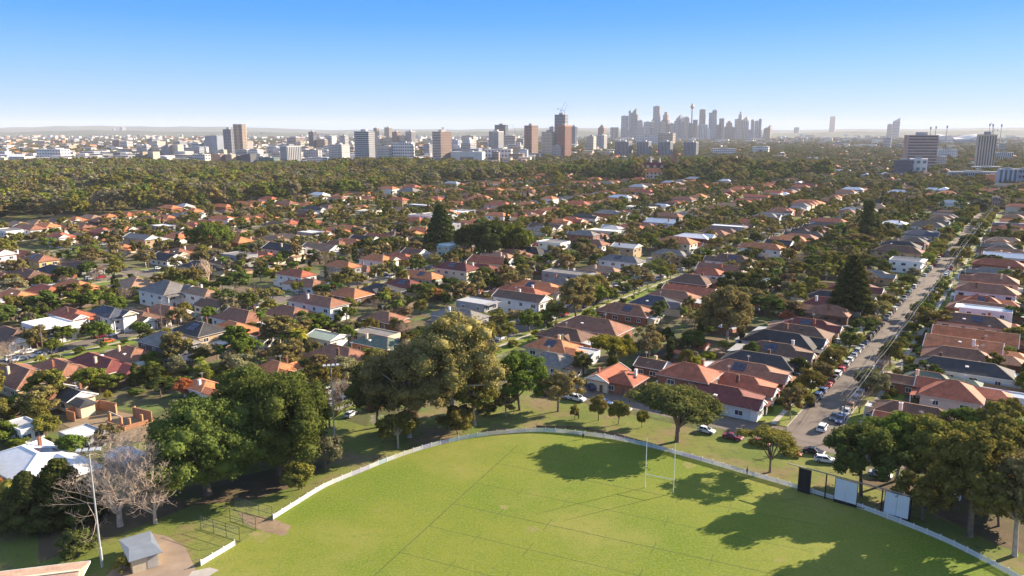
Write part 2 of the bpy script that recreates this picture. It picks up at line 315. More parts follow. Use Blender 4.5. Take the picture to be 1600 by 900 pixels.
# ---------------------------------------------------------------- trees
def ico():
    t = (1+5**.5)/2; v = np.array([(-1, t, 0), (1, t, 0), (-1, -t, 0), (1, -t, 0), (0, -1, t), (0, 1, t), (0, -1, -t), (0, 1, -t), (t, 0, -1), (t, 0, 1), (-t, 0, -1), (-t, 0, 1)], float)
    v /= np.linalg.norm(v[0])
    f = [(0, 11, 5), (0, 5, 1), (0, 1, 7), (0, 7, 10), (0, 10, 11), (1, 5, 9), (5, 11, 4), (11, 10, 2), (10, 7, 6), (7, 1, 8), (3, 9, 4), (3, 4, 2), (3, 2, 6), (3, 6, 8), (3, 8, 9), (4, 9, 5), (2, 4, 11), (6, 2, 10), (8, 6, 7), (9, 8, 1)]
    return v, np.array(f)
ICO_V, ICO_F = ico()
def npmesh(name, V, tri, quad, mats, trimat=None):
    me = bpy.data.meshes.new(name); nt_, nq = len(tri), len(quad)
    me.vertices.add(len(V)); me.vertices.foreach_set('co', V.astype(np.float32).ravel())
    loops = np.concatenate([tri.ravel(), quad.ravel()]).astype(np.int32)
    me.loops.add(len(loops)); me.loops.foreach_set('vertex_index', loops)
    me.polygons.add(nt_+nq); ls = np.concatenate([np.arange(nt_)*3, nt_*3+np.arange(nq)*4]).astype(np.int32); me.polygons.foreach_set('loop_start', ls)
    for m in mats: me.materials.append(m)
    if trimat is not None: me.polygons.foreach_set('material_index', trimat.astype(np.int32))
    me.update(calc_edges=True); return me
def clumps_for(kind, g, n, Rr, Hh):
    """clump centres and radii inside a crown; crown radius Rr, tree height Hh"""
    out = []
    if kind in ('round', 'fig', 'gum', 'bush', 'flat', 'street'):
        zc = {'round': .60, 'fig': .54, 'gum': .60, 'bush': .45, 'flat': .68, 'street': .60}[kind]*Hh; rz = {'round': .38, 'fig': .45, 'gum': .40, 'bush': .45, 'flat': .26, 'street': .36}[kind]*Hh
        rc = {'round': .30, 'fig': .21, 'gum': .20, 'bush': .36, 'flat': .24, 'street': .33}[kind]*Rr
        lob = [g.normal(size=3)*[.45, .45, .3] for _ in range(4)]
        while len(out) < n:
            d = g.normal(size=3); d /= np.linalg.norm(d)
            if d[2] < -.55: continue
            q = g.uniform(.55 if kind != 'gum' else .35, 1.0)**.6
            wob = 1+.22*math.sin(3*math.atan2(d[1], d[0])+g.uniform(-.4, .4)+lob[0][0]*3)+.12*math.sin(5*math.atan2(d[1], d[0])+lob[1][0]*5)
            p = np.array([d[0]*Rr*q*wob*.86, d[1]*Rr*q*wob*.86, zc+d[2]*rz*q*(1+.15*lob[2][0])])
            if kind == 'flat': p[2] = zc+rz*(d[2]*.55+.35*math.cos(2*d[0]+1))*q
            r = rc*g.uniform(.65, 1.25)
            out.append((p, np.array([r, r, r*(.75 if kind != 'flat' else .5)])))
    elif kind == 'conifer':
        k = n
        for i in range(k):
            t = (i/k)**.8; z = Hh*(.12+.86*t); rr = Rr*(1-t)**.8*g.uniform(.5, 1); a = g.uniform(0, 6.28)
            out.append((np.array([rr*math.cos(a), rr*math.sin(a), z]), np.array([1, 1, .6])*Rr*(.16+.26*(1-t))))
    elif kind == 'norfolk':
        tiers = 15
        for i in range(tiers):
            t = i/tiers; z = Hh*(.10+.88*t); rr = Rr*(1-t)**.75+.15
            for k in range(6):
                a = k*math.pi/3+i*.5
                for q in (.45, .85): out.append((np.array([rr*q*math.cos(a), rr*q*math.sin(a), z+.04*Hh*q*(1-t)]), np.array([.20*rr+.25, .20*rr+.25, .10*rr+.25])))
    elif kind == 'column':
        for i in range(n):
            t = g.uniform(0, 1); a = g.uniform(0, 6.28); rr = Rr*math.sin(math.pi*(.12+.8*t))**.6*g.uniform(.3, .8); out.append((np.array([rr*math.cos(a), rr*math.sin(a), Hh*(.06+.9*t)]), np.array([.42, .42, .6])*Rr))
    return out
def crown_mesh(name, kind, seed, Rr, Hh, n, lpc, leaf, m, core=True):
    g = np.random.default_rng(seed); cl = clumps_for(kind, g, n, Rr, Hh)
    V, T, Q, k = [], [], [], 0
    if core:
        for c, r in cl:
            v = ICO_V*(r*.80)*g.uniform(.82, 1.12, (12, 1))+c; V.append(v); T.append(ICO_F+k); k += 12
    cs = np.repeat(np.array([c for c, r in cl]), lpc, 0); rs = np.repeat(np.array([r for c, r in cl]), lpc, 0); L = len(cs)
    d = g.normal(size=(L, 3)); d[:, 2] += .25; d /= np.linalg.norm(d, axis=1, keepdims=True)
    p = cs+d*rs*g.uniform(.72, 1.18, (L, 1))
    nrm = d*.8+g.normal(size=(L, 3))*.55; nrm[:, 2] += .25; nrm /= np.linalg.norm(nrm, axis=1, keepdims=True)
    a = np.cross(nrm, g.normal(size=(L, 3))); a /= np.linalg.norm(a, axis=1, keepdims=True); b = np.cross(nrm, a)
    s1 = leaf*g.uniform(.55, 1.2, (L, 1)); s2 = s1*g.uniform(.45, .9, (L, 1))
    q = np.stack([p-a*s1-b*s2*.3, p+b*s2*-1+a*s1*.1, p+a*s1+b*s2*.2, p+b*s2], 1).reshape(-1, 3)
    V.append(q); Q = np.arange(L*4).reshape(-1, 4)+k
    T = np.concatenate(T) if T else np.zeros((0, 3), int)
    return npmesh(name, np.concatenate(V), T, Q, [m]), cl
def trunk_mesh(name, kind, seed, Rr, Hh, cl, m, limbs=7, tr=None, n=6):
    g = random.Random(seed); mb = MB(); tr = tr or (.022*Hh+.05)
    if kind in ('conifer', 'norfolk', 'column'):
        mb.tube([(0, 0, -.2), (0, 0, Hh*.4), (0, 0, Hh*.96)], [tr, tr*.7, tr*.15], n)
    else:
        fk = Hh*(.26 if kind in ('round', 'fig', 'flat', 'street') else .36); lx, ly = g.uniform(-.04, .04)*Hh, g.uniform(-.04, .04)*Hh
        mb.tube([(0, 0, -.2), (0, 0, .3), (lx*.6, ly*.6, fk*.6), (lx, ly, fk)], [tr*1.5, tr, tr*.85, tr*.8], n)
        cc = [c for c, r in cl]; g.shuffle(cc)
        for c in cc[:limbs]:
            mid = (lx*.5+c[0]*.45, ly*.5+c[1]*.45, fk+(c[2]-fk)*.62)
            mb.tube([(lx, ly, fk*.95), mid, tuple(c)], [tr*.55, tr*.36, tr*.12], max(4, n-1))
    return mb.mesh(name, m)
FO = {'olive': foliage('olive_foliage', (0.076, 0.081, 0.018), (0.293, 0.263, 0.061)), 'dark': foliage('dark_green_foliage', (0.034, 0.052, 0.015), (0.134, 0.162, 0.039)),
      'green': foliage('mid_green_foliage', (0.056, 0.090, 0.015), (0.207, 0.252, 0.044)), 'grey': foliage('grey_green_foliage', (0.116, 0.112, 0.061), (0.329, 0.302, 0.154)),
      'bright': foliage('yellow_green_foliage', (0.128, 0.151, 0.017), (0.403, 0.381, 0.050)), 'fig': foliage('fig_foliage', (0.034, 0.056, 0.015), (0.165, 0.213, 0.048)),
      'brown': foliage('dry_brown_foliage', (0.146, 0.103, 0.053), (0.342, 0.241, 0.132)), 'autumn': foliage('orange_autumn_foliage', (0.220, 0.090, 0.033), (0.512, 0.224, 0.077)),
      'gum': foliage('gum_foliage', (0.104, 0.094, 0.033), (0.366, 0.297, 0.110)), 'deep': foliage('deep_green_foliage', (0.041, 0.056, 0.018), (0.152, 0.162, 0.046))}
COLW = {'olive': 'olive', 'dark': 'dark green', 'green': 'mid-green', 'grey': 'grey-green', 'bright': 'yellow-green', 'fig': 'glossy green', 'brown': 'brownish', 'autumn': 'orange', 'gum': 'grey-olive', 'deep': 'deep green'}
def bare_mesh(seed, Hh, Rr, m, depth=5, tr=.45, thin=1.0):
    g = random.Random(seed); mb = MB()
    def grow(p, d, L, r, lv):
        pts = [p]; rs = [r]; q = Vector(p); dd = Vector(d)
        for k in range(3):
            dd = (dd+Vector((g.uniform(-.35, .35), g.uniform(-.35, .35), g.uniform(-.25, .30)))).normalized(); q = q+dd*(L/3); pts.append(tuple(q)); rs.append(max(.012, r*(1-.14*(k+1))))
        mb.tube(pts, rs, 6 if lv < 2 else 4 if lv < 3 else 3)
        if lv >= depth: return
        for k in range(4 if lv in (1, 2, 3) else 3):
            ax = Vector((g.uniform(-1, 1), g.uniform(-1, 1), g.uniform(-.35, .8))).normalized(); nd = (dd*.8+ax*.8).normalized(); sp_ = pts[3] if k < 2 else pts[2] if k == 2 else pts[1]
            grow(sp_, nd, L*g.uniform(.55, .78), r*(.60 if k == 0 else .46), lv+1)
    n0 = 5
    for k in range(n0):
        a = k*6.283/n0+g.uniform(-.4, .4); el = g.uniform(.25, 1.1); grow((0, 0, Hh*g.uniform(.12, .17)), (math.cos(a)*math.cos(el)*Rr/Hh*1.15, math.sin(a)*math.cos(el)*Rr/Hh*1.15, math.sin(el)+.25), Hh*.36, tr*g.uniform(.42, .6), 1)
    mb.tube([(0, 0, -.2), (0, 0, Hh*.08), (.1, 0, Hh*.17)], [tr*1.3, tr, tr*.8], 8)
    return mb.mesh('bare_branches', m)
def bare_proto(seed, Hh=7., Rr=3.5, lv=4, m=None, thin=1.0):
    return bare_mesh(seed, Hh, Rr, m or M_BAREBARK, lv, .16*Hh/7, thin)
def palm_meshes(seed, Hh, m):
    g = random.Random(seed); tb = MB(); tb.tube([(0, 0, 0), (.1, .05, Hh*.5), (.2, .1, Hh*.86)], [.22, .17, .14], 6); fb = MB()
    for k in range(20):
        a = k*2.4; el = g.uniform(-.2, 1.1); Lf = Hh*.3; pts = []
        for j in range(5):
            t = j/4; x = Lf*t*math.cos(el*.6); z = Lf*(math.sin(el)*t-.9*t*t*(.9-.2*el)); pts.append((.2+x*math.cos(a), .1+x*math.sin(a), Hh*.87+z))
        for j in range(4):
            wd = (.45, .6, .5, .3, .05); n = Vector((-math.sin(a), math.cos(a), 0))
            p, q = Vector(pts[j]), Vector(pts[j+1]); dz = Vector((0, 0, -.25))
            fb.add([p-n*wd[j]+dz*wd[j], p, q, q-n*wd[j+1]+dz*wd[j+1]], [(0, 1, 2, 3)]); fb.add([p, p+n*wd[j]+dz*wd[j], q+n*wd[j+1]+dz*wd[j+1], q], [(0, 1, 2, 3)])
    return fb.mesh('fronds', m), tb.mesh('trunk', M_BARK)
PROTO = {}
def proto(kind, col, tier, var):
    """unit trees: crown radius 3.5 m, height 8 m; scaled when placed"""
    key = (kind, tier, var)
    if key not in PROTO:
        seed = hash(key[0]+str(var)) % 1 + sum(map(ord, kind))*7+var*131+tier
        n, lpc, leaf = {0: (30, 150, .27), 1: (20, 60, .42), 2: (11, 22, .75)}[tier]
        if kind == 'gum': n = int(n*1.5); lpc = int(lpc*.75)
        if kind in ('fig',): n = int(n*1.4)
        Hh = 8.; Rr = {'conifer': 2.4, 'norfolk': 2.2, 'column': 1.1}.get(kind, 3.5)
        if kind == 'norfolk': lpc = {0: 26, 1: 10, 2: 4}[tier]
        me, cl = crown_mesh('crown', kind, seed, Rr, Hh, n, lpc, leaf, FO[col])
        tm = trunk_mesh('trunk', kind, seed, Rr, Hh, cl, M_PALEBARK if kind == 'gum' else M_BARK, limbs=6 if tier < 2 else 2, n=5 if tier < 2 else 3)
        PROTO[key] = (me, tm, Rr)
    return PROTO[key]
def setmat(o, m):
    o.material_slots[0].link = 'OBJECT'; o.material_slots[0].material = m
NAMES = {'round': 'garden_tree', 'fig': 'fig_tree', 'gum': 'gum_tree', 'bush': 'garden_shrub', 'flat': 'cedar_tree', 'street': 'street_tree', 'conifer': 'conifer_tree', 'norfolk': 'norfolk_pine', 'column': 'cypress_tree', 'bare': 'bare_tree', 'palm': 'palm_tree'}
CATS = {'bush': 'shrub', 'palm': 'palm'}
def place_tree(X, Y, kind, col, r, h, label, group=None, tier=None, var=0):
    d = math.hypot(X, Y); tier = (0 if d < 270 else 1 if d < 560 else 2) if tier is None else tier
    rz = rnd.uniform(0, 6.28)
    t = thing(NAMES[kind], label, CATS.get(kind, 'tree'), (X, Y, 0), rz, group)
    if kind == 'bare':
        key = ('bare', tier, var % 2)
        if key not in PROTO: PROTO[key] = (bare_proto(3+var*7+tier, 8., 4., {0: 5, 1: 5, 2: 4}[tier], mat('grey_twig_bark', (.26, .2, .155), .9, .2)),)
        link('branches', PROTO[key][0], t, sc_=(r/4., r/4., h/8.)); return t
    if kind == 'palm':
        if ('palm', 0) not in PROTO: PROTO[('palm', 0)] = palm_meshes(4, 8., FO['green'])
        f, b = PROTO[('palm', 0)]; s_ = h/8.; o = link('fronds', f, t, sc_=(s_*1.2, s_*1.2, s_)); setmat(o, FO[col]); link('trunk', b, t, sc_=(s_, s_, s_)); return t
    c, b, Rr = proto(kind, col, tier, var)
    o = link('crown', c, t, sc_=(r/Rr*rnd.uniform(.92, 1.08), r/Rr*rnd.uniform(.92, 1.08), h/8.)); setmat(o, FO[col])
    link('trunk', b, t, sc_=(r/Rr, r/Rr, h/8.))
    return t
def hero(px, py, kind, col, r, h, label, n, lpc, leaf, seed, limbs=10, bark=None, group=None, tr=None, cat='tree', nm=None):
    X, Y = G(px, py)
    t = thing(nm or NAMES[kind], label, cat, (X, Y, 0), 0, group)
    me, cl = crown_mesh('crown', kind, seed, r, h, n, lpc, leaf, FO[col])
    link('crown', me, t); link('trunk', trunk_mesh('trunk', kind, seed, r, h, cl, bark or M_BARK, limbs, tr, 8), t)
    TREEPOS.append((X, Y, r)); return t
TREEPOS = []
# heroes round the oval
hero(325, 772, 'fig', 'fig', 12.0, 19.5, 'huge dense dark green fig tree overhanging the leafless tree beside the cricket nets', 190, 230, .30, 21, tr=.9)
hero(438, 742, 'fig', 'fig', 11.5, 21.5, 'huge dense glossy green fig tree beside the middle floodlight pole', 190, 230, .30, 22, tr=.9)
hero(395, 700, 'fig', 'fig', 9.0, 19, 'dense green fig tree rising behind and between the two huge figs', 100, 200, .30, 23, tr=.7)
hero(508, 735, 'round', 'grey', 4.0, 7.5, 'small grey-green bushy tree at the edge of the huge fig by the white fence', 40, 110, .25, 24)
hero(468, 765, 'round', 'olive', 3.4, 5.5, 'low olive shrub tree under the huge fig near the white fence', 30, 100, .25, 25)
hero(640, 683, 'gum', 'gum', 10.5, 22, 'big spreading grey-olive gum tree with its crown just past the bare brown tree', 115, 160, .31, 26, 12, M_PALEBARK)
hero(705, 672, 'gum', 'gum', 12.0, 29, 'tallest of the grey-olive gum trees behind the far bend of the oval', 170, 160, .32, 27, 14, M_PALEBARK)
hero(742, 664, 'gum', 'olive', 7.0, 17, 'olive gum tree with pale trunk beside the tallest gum, nearest the dark green tree', 70, 110, .36, 28, 10, M_PALEBARK)
hero(590, 668, 'round', 'deep', 8.0, 16, 'deep green rounded tree next to the brown leafless tree behind the floodlight', 55, 110, .36, 29)
hero(622, 700, 'gum', 'olive', 5.0, 9, 'small olive gum in front of the big gum trees, close to the white fence', 45, 110, .3, 30, 8, M_PALEBARK)
hero(715, 678, 'round', 'olive', 4.2, 6.5, 'low rounded olive tree at the foot of the tallest gum by the oval fence', 36, 110, .25, 31)
hero(812, 641, 'fig', 'green', 6.3, 15.5, 'dense upright green tree beside the gum trees at the end of the car park', 75, 120, .33, 32)
hero(872, 643, 'gum', 'gum', 6.0, 11.5, 'spindly dark gum tree on the park lawn beside the parked white hatchback', 42, 90, .28, 33, 10)
hero(1058, 690, 'flat', 'deep', 9.6, 14.0, 'wide spreading dark cedar on the park lawn behind the goal posts', 105, 120, .34, 34, 14, None, None, .6)
hero(1203, 738, 'flat', 'olive', 6.6, 10.5, 'open-branched olive tree on the corner lawn facing the wide street', 34, 90, .28, 35, 12)
hero(1345, 775, 'gum', 'dark', 7.5, 15, 'dark gum tree behind the nearer white sight screen by the parked cars', 75, 110, .35, 36, 10)
hero(1400, 752, 'gum', 'green', 7.5, 15.5, 'green gum tree in the dense row behind the farther-out sight screen', 75, 110, .35, 37, 10, M_PALEBARK)
hero(1455, 770, 'gum', 'olive', 8.0, 16, 'olive gum tree between the sight screens and the tall forked gum', 80, 110, .35, 38, 10, M_PALEBARK)
hero(1515, 838, 'gum', 'olive', 8.5, 19.5, 'tall forked gum tree with thick trunk nearest the white fence beside sight screens', 95, 110, .36, 39, 14, M_BARK, None, .55)
hero(1585, 868, 'gum', 'gum', 7.5, 18, 'tall grey-olive gum with slim trunk at the fence end, beyond the forked gum', 80, 110, .36, 40, 12, M_PALEBARK)
hero(1565, 775, 'gum', 'olive', 8.0, 17.0, 'broad olive gum behind the forked gum beside the long pale shed roofs', 80, 110, .36, 41, 10, M_PALEBARK)
hero(1440, 812, 'gum', 'olive', 5.0, 9.5, 'low olive gum immediately beyond the farther white sight screen', 50, 110, .3, 71, 8)
hero(1560, 822, 'round', 'gum', 5.0, 8.5, 'low grey-olive tree in the undergrowth beneath the fence-end gums', 45, 110, .3, 72, 8)
hero(1600, 745, 'round', 'green', 6.5, 12, 'rounded green tree past the long pale sheds behind the gum row', 50, 110, .33, 42)
hero(100, 816, 'conifer', 'dark', 6.5, 12.5, 'dark feathery conifer beside the nearer floodlight pole', 80, 120, .3, 43)
hero(48, 830, 'conifer', 'deep', 5.5, 11.5, 'low dark conifer above the terracotta clubhouse roof', 70, 110, .3, 44)
hero(122, 868, 'bush', 'deep', 3.2, 4.5, 'dark bushy shrub tree beneath the floodlight pole by the shed', 24, 120, .2, 45)
hero(12, 812, 'round', 'olive', 5.0, 7.5, 'olive rounded tree beyond the clubhouse, next to the low dark conifer', 40, 120, .28, 46)
hero(193, 893, 'bush', 'olive', 1.6, 2.6, 'small scrubby bush against the cream wall of the grey-roofed shed', 12, 90, .15, 47, nm='garden_shrub', cat='shrub')
hero(1135, 540, 'gum', 'gum', 10.0, 19, 'large grey-olive gum in the back yards between middle street and wide street', 115, 90, .42, 48, 12, M_PALEBARK)
hero(900, 500, 'gum', 'gum', 7.0, 17, 'tall grey-olive gum on the verge of leafy middle street by white house', 75, 90, .42, 49, 10)
hero(925, 470, 'round', 'olive', 6.5, 11, 'olive street tree just beyond the tall gum on leafy middle street', 45, 90, .38, 50)
hero(960, 575, 'flat', 'bright', 7.5, 10.5, 'yellow-olive spreading tree behind the twin red-tiled garages', 55, 100, .33, 51)
hero(1012, 570, 'gum', 'gum', 5.5, 12.5, 'sparse gum with pale limbs behind the small brick cottage', 30, 80, .3, 52, 12, M_PALEBARK)
hero(1328, 494, 'norfolk', 'dark', 8.5, 26, 'tall dark norfolk pine standing among the dark roofs by the wide street', 0, 90, .5, 53)
hero(689, 388, 'norfolk', 'dark', 11, 29, 'tall norfolk pine beside the dark fig grove on orange-roof street', 0, 60, .8, 54)
hero(1353, 380, 'column', 'deep', 5.5, 27, 'tall dark narrow pine above the white balcony house', 34, 90, .7, 55)
hero(1364, 378, 'column', 'dark', 4, 18, 'shorter dark narrow pine beside the tall one by white balcony house', 26, 90, .7, 56)
hero(738, 398, 'fig', 'dark', 12, 19, 'dark green fig next to the norfolk pine, first of the dark grove', 80, 80, .7, 57)
hero(768, 402, 'fig', 'dark', 13, 20, 'dark green fig in the middle of the dark grove by norfolk pine', 80, 80, .7, 58)
hero(800, 400, 'fig', 'green', 13, 18, 'dark fig with lighter green crown at the end of the dark grove', 80, 80, .7, 59)
hero(335, 395, 'fig', 'green', 13, 17, 'broad green fig above the grey gabled two-storey white house', 80, 80, .6, 60)
hero(456, 545, 'palm', 'bright', 5, 8, 'clump of bright green bamboo between the back sheds behind white house', 0, 0, .5, 61) if 0 else None
for k, (px, py, r_, h_) in enumerate(((935, 657, 2.1, 6.3), (966, 663, 2.2, 6.2), (898, 655, 1.2, 3.6), (1003, 668, 1.5, 4.5))):
    X, Y = G(px, py); place_tree(X, Y, 'street', 'olive', r_, h_, ['young round-headed park tree facing the blue parked car', 'young park tree next to the spreading cedar, beside the white car', 'smallest young sapling on the park lawn beside the red-clad walker', 'thin sapling half under the spreading cedar'][k], 'young trees on the park lawn', 0, k % 2)
X, Y = G(463, 548)
for k in range(9):
    a = k*.7; place_tree(X+3.5*math.cos(a)*(k % 3)/2, Y+3.5*math.sin(a)*(k % 3)/2, 'palm', 'bright', 2, rnd.uniform(5.5, 8.5), f"bright green bushy palm, {ordn(k+1)} of nine in the clump behind the long white house", 'palm clump behind the white house')
TREEPOS.append((X, Y, 6))
# big leafless tree beside the nearer floodlight
X, Y = G(188, 822); t = thing('bare_tree', 'large leafless pale-limbed tree beside the nearer floodlight pole', 'tree', (X, Y, 0), 1.0)
link('branches', bare_mesh(5, 18.5, 14, M_BAREBARK, 6, .5, 1.0), t); TREEPOS.append((X, Y, 8))
X, Y = G(243, 818); t = thing('bare_tree', 'smaller leafless tree with drooping limbs over the practice nets', 'tree', (X, Y, 0), 2.0)
link('branches', bare_mesh(9, 16, 12, M_BAREBARK, 6, .34, 1.0), t); TREEPOS.append((X, Y, 6))
X, Y = G(515, 668); t = thing('bare_tree', 'fine-twigged brown leafless tree behind the middle floodlight pole', 'tree', (X, Y, 0), 2.0)
link('branches', bare_mesh(12, 11, 6, mat('brown_twig_bark', (.20, .14, .10), .9, .2), 6, .24, 1.05), t); TREEPOS.append((X, Y, 6))
X, Y = G(325, 448); t = thing('bare_tree', 'dead pale tree with thick stubby limbs beside the gabled white house', 'tree', (X, Y, 0), 2.0)
link('branches', bare_mesh(14, 15, 7, mat('bleached_bark', (.5, .38, .28), .9, .2), 4, .6, 1.15), t); TREEPOS.append((X, Y, 7))
# ---------------------------------------------------------------- houses
def roof(mb, x0, x1, y0, y1, z, rise, h0, h1, m=0, th=.18):
    """ridge along x; h0/h1: hip lengths at either end (0 = gable)"""
    yc = (y0+y1)/2; a, b = (x0+h0, yc, z+th+rise), (x1-h1, yc, z+th+rise)
    v = [(x0, y0, z), (x1, y0, z), (x1, y1, z), (x0, y1, z), (x0, y0, z+th), (x1, y0, z+th), (x1, y1, z+th), (x0, y1, z+th), a, b]
    mb.add(v, [(3, 2, 1, 0), (0, 1, 5, 4), (1, 2, 6, 5), (2, 3, 7, 6), (3, 0, 4, 7), (4, 5, 9, 8), (6, 7, 8, 9), (5, 6, 9), (7, 4, 8)], m)
def ridges(mb, x0, x1, y0, y1, z, rise, h0, h1, wd=.28):
    yc = (y0+y1)/2; z += .2; a, b = (x0+h0, yc, z+rise), (x1-h1, yc, z+rise)
    mb.bar(a, b, wd, .12)
    for p, q in (((x0, y0, z), a), ((x0, y1, z), a)) if h0 else (): mb.bar(p, q, wd, .12)
    for p, q in (((x1, y0, z), b), ((x1, y1, z), b)) if h1 else (): mb.bar(p, q, wd, .12)
def gable_end(x, y0, y1, z, rise, s, mats, parent, tier, gm):
    """timbered gable triangle and white barge boards at a roof end facing s"""
    yc = (y0+y1)/2; g = MB(); t = .06*s
    pr = [(y0+.55, z+.22), (y1-.55, z+.22), (yc, z+rise*.92)]
    g.add([(x, y, k) for y, k in pr]+[(x+t, y, k) for y, k in pr], [(0, 1, 2), (5, 4, 3), (0, 3, 4, 1), (1, 4, 5, 2), (2, 5, 3, 0)] if s < 0 else [(2, 1, 0), (3, 4, 5), (1, 4, 3, 0), (2, 5, 4, 1), (0, 3, 5, 2)])
    build(g, 'gable', gm, parent)
    b = MB(); xx = x+.14*s
    b.bar((xx, y0-.05, z+.16), (xx, yc, z+rise+.24), .16, .3); b.bar((xx, y1+.05, z+.16), (xx, yc, z+rise+.24), .16, .3)
    build(b, 'bargeboard', M_TRIM, parent)
WINC = {}
def window_mesh(wd, ht, kind):
    k = (round(wd, 1), round(ht, 1), kind)
    if k not in WINC:
        f = MB(); a, b = wd/2, ht/2
        f.box(-.03, .07, -a-.1, a+.1, b, b+.1); f.box(-.03, .10, -a-.14, a+.14, -b-.1, -b); f.box(-.03, .07, -a-.1, -a, -b, b); f.box(-.03, .07, a, a+.1, -b, b)
        if wd > 1: f.box(-.02, .05, -.04, .04, -b, b)
        p = MB(); p.box(-.02, .02, -a, a, -b, b)
        WINC[k] = (f.mesh('window', M_TRIM), p.mesh('pane', M_GLASS))
    return WINC[k]
def window(parent, x, y, z, a, wd=1.5, ht=1.2, pane=True):
    f, p = window_mesh(wd, ht, 0)
    o = link('window', f if pane else p, parent, (x, y, z), a)
    if pane: link('pane', p, o)
DOORM = {}
def door(parent, x, y, z, a, wd=1.0, col='door'):
    if wd not in DOORM:
        b = MB(); b.box(-.02, .05, -wd/2, wd/2, 0, 2.1); h = MB(); h.box(.05, .1, wd/2-.18, wd/2-.1, .95, 1.05)
        DOORM[wd] = (b.mesh('door', mat('door_paint' if wd < 2 else 'garage_door_paint', (.14, .09, .07) if wd < 2 else (.5, .5, .5), .5, .1)), h.mesh('handle', M_METAL))
    o = link('door' if wd < 2 else 'garage_door', DOORM[wd][0], parent, (x, y, z), a); link('handle', DOORM[wd][1], o)
FOOT = []          # footprints taken: (x, y, radius)
def house(X, Y, rz, L, W, st, rf, wl, style, label, tier, seed, group=None, nm='house', cat='house'):
    """local +x faces the street. L along x, W along y."""
    g = random.Random(seed); t = thing(nm, label, cat, (X, Y, 0), rz, group); rm, wm = RM[rf], WM[wl]
    h = 3.1 if st == 1 else 6.0; rise = W*.5*(.52 if rf not in ('white', 'palegrey', 'paleblue', 'palegreen') else .34); o = .55
    if style == 'flat':
        b = MB(); b.box(-L/2, L/2, -W/2, W/2, 0, h); b.box(-L/2, -L/2+.2, -W/2, W/2, h, h+.5); b.box(L/2-.2, L/2, -W/2, W/2, h, h+.5)
        b.box(-L/2+.2, L/2-.2, -W/2, -W/2+.2, h, h+.5); b.box(-L/2+.2, L/2-.2, W/2-.2, W/2, h, h+.5); build(b, 'wall', wm, t)
        r = MB(); r.box(-L/2+.21, L/2-.21, -W/2+.21, W/2-.21, h, h+.16); build(r, 'roof', rm, t)
        if st == 2:
            s_ = MB(); s_.box(L/2, L/2+1.6, -W/2+.4, W/2-.4, 2.9, 3.08); build(s_, 'balcony', wm, t)
            s_ = MB(); s_.box(L/2+1.5, L/2+1.56, -W/2+.4, W/2-.4, 3.08, 4.0); build(s_, 'balustrade', M_GLASS, t)
            s_ = MB(); s_.box(L/2-1.0, L/2+1.7, -W/2, W/2, h+.1, h+.32); build(s_, 'eave_slab', wm, t)
    elif style == 'row':
        pass
    else:
        b = MB(); b.box(-L/2, L/2, -W/2, W/2, 0, h+.02); build(b, 'wall', wm, t)
        r = MB(); hb_ = W*.5 if style != 'gable' else 0; fr_ = style in ('bungalow', 'gable')
        hf = 0 if fr_ and style == 'gable' else W*.5
        if L < W: hb_ = hf = min(hb_, L*.45)
        roof(r, -L/2-o, L/2+o, -W/2-o, W/2+o, h, rise, hb_, hf)
        c = MB(); ridges(c, -L/2-o, L/2+o, -W/2-o, W/2+o, h, rise, hb_, hf)
        wing = style == 'bungalow'
        sy = g.choice((-1, 1))
        if wing:
            ww = W*g.uniform(.46, .56); yc = sy*(W/2-ww/2); xf = L/2+1.7; r2 = ww*.5*.62
            roof(r, L/2-W*.42, xf+o, yc-ww/2-o, yc+ww/2+o, h+.01, r2, 0, 0); c.bar((L/2-W*.3, yc, h+.2+r2), (xf+o, yc, h+.2+r2), .28, .12)
            f = MB(); f.box(L/2+.01, xf, yc-ww/2, yc+ww/2, 0, h); build(f, 'front_room', wm if g.random() < .7 else WM['white'], t)
            gable_end(xf+o, yc-ww/2-o, yc+ww/2+o, h, r2, 1, None, t, tier, M_TRIM if g.random() < .6 else WM['cream'])
            if tier < 2: window(t, xf+.02, yc, 1.6, 0, 1.9, 1.3, tier == 0)
            # porch beside the front room
            py = -sy*(W/2-(W-ww)/2); pw = (W-ww)-.3
            p = MB()
            p.add([(L/2+.02, py-pw/2, h-.35), (L/2+2.6, py-pw/2, h-.75), (L/2+2.6, py+pw/2, h-.75), (L/2+.02, py+pw/2, h-.35), (L/2+.02, py-pw/2, h-.25), (L/2+2.6, py-pw/2, h-.62), (L/2+2.6, py+pw/2, h-.62), (L/2+.02, py+pw/2, h-.25)],
                  [(3, 2, 1, 0), (4, 5, 6, 7), (0, 1, 5, 4), (1, 2, 6, 5), (2, 3, 7, 6), (3, 0, 4, 7)]); build(p, 'porch_roof', rm, t)
            if tier < 2:
                for q in (-1, 1):
                    p = MB(); p.box(L/2+2.2, L/2+2.45, py+q*(pw/2-.2)-.13, py+q*(pw/2-.2)+.13, 0, h-.72); build(p, 'porch_post', M_TRIM, t)
                door(t, L/2+.02, py, .15, 0)
        elif style == 'gable':
            gable_end(L/2+o, -W/2-o, W/2+o, h, rise, 1, None, t, tier, M_TRIM); gable_end(-L/2-o, -W/2-o, W/2+o, h, rise, -1, None, t, tier, M_TRIM)
        elif st == 2 and tier < 2:
            s_ = MB(); s_.box(L/2, L/2+1.6, -W*.3, W*.3, 2.9, 3.1); build(s_, 'balcony', WM['white'], t)
            for q in (-1, 1):
                s_ = MB(); s_.box(L/2+1.3, L/2+1.55, q*W*.28-.12, q*W*.28+.12, 0, 2.9); build(s_, 'porch_post', M_TRIM, t)
        rw_ = nm == 'house' and st == 1 and g.random() < .42
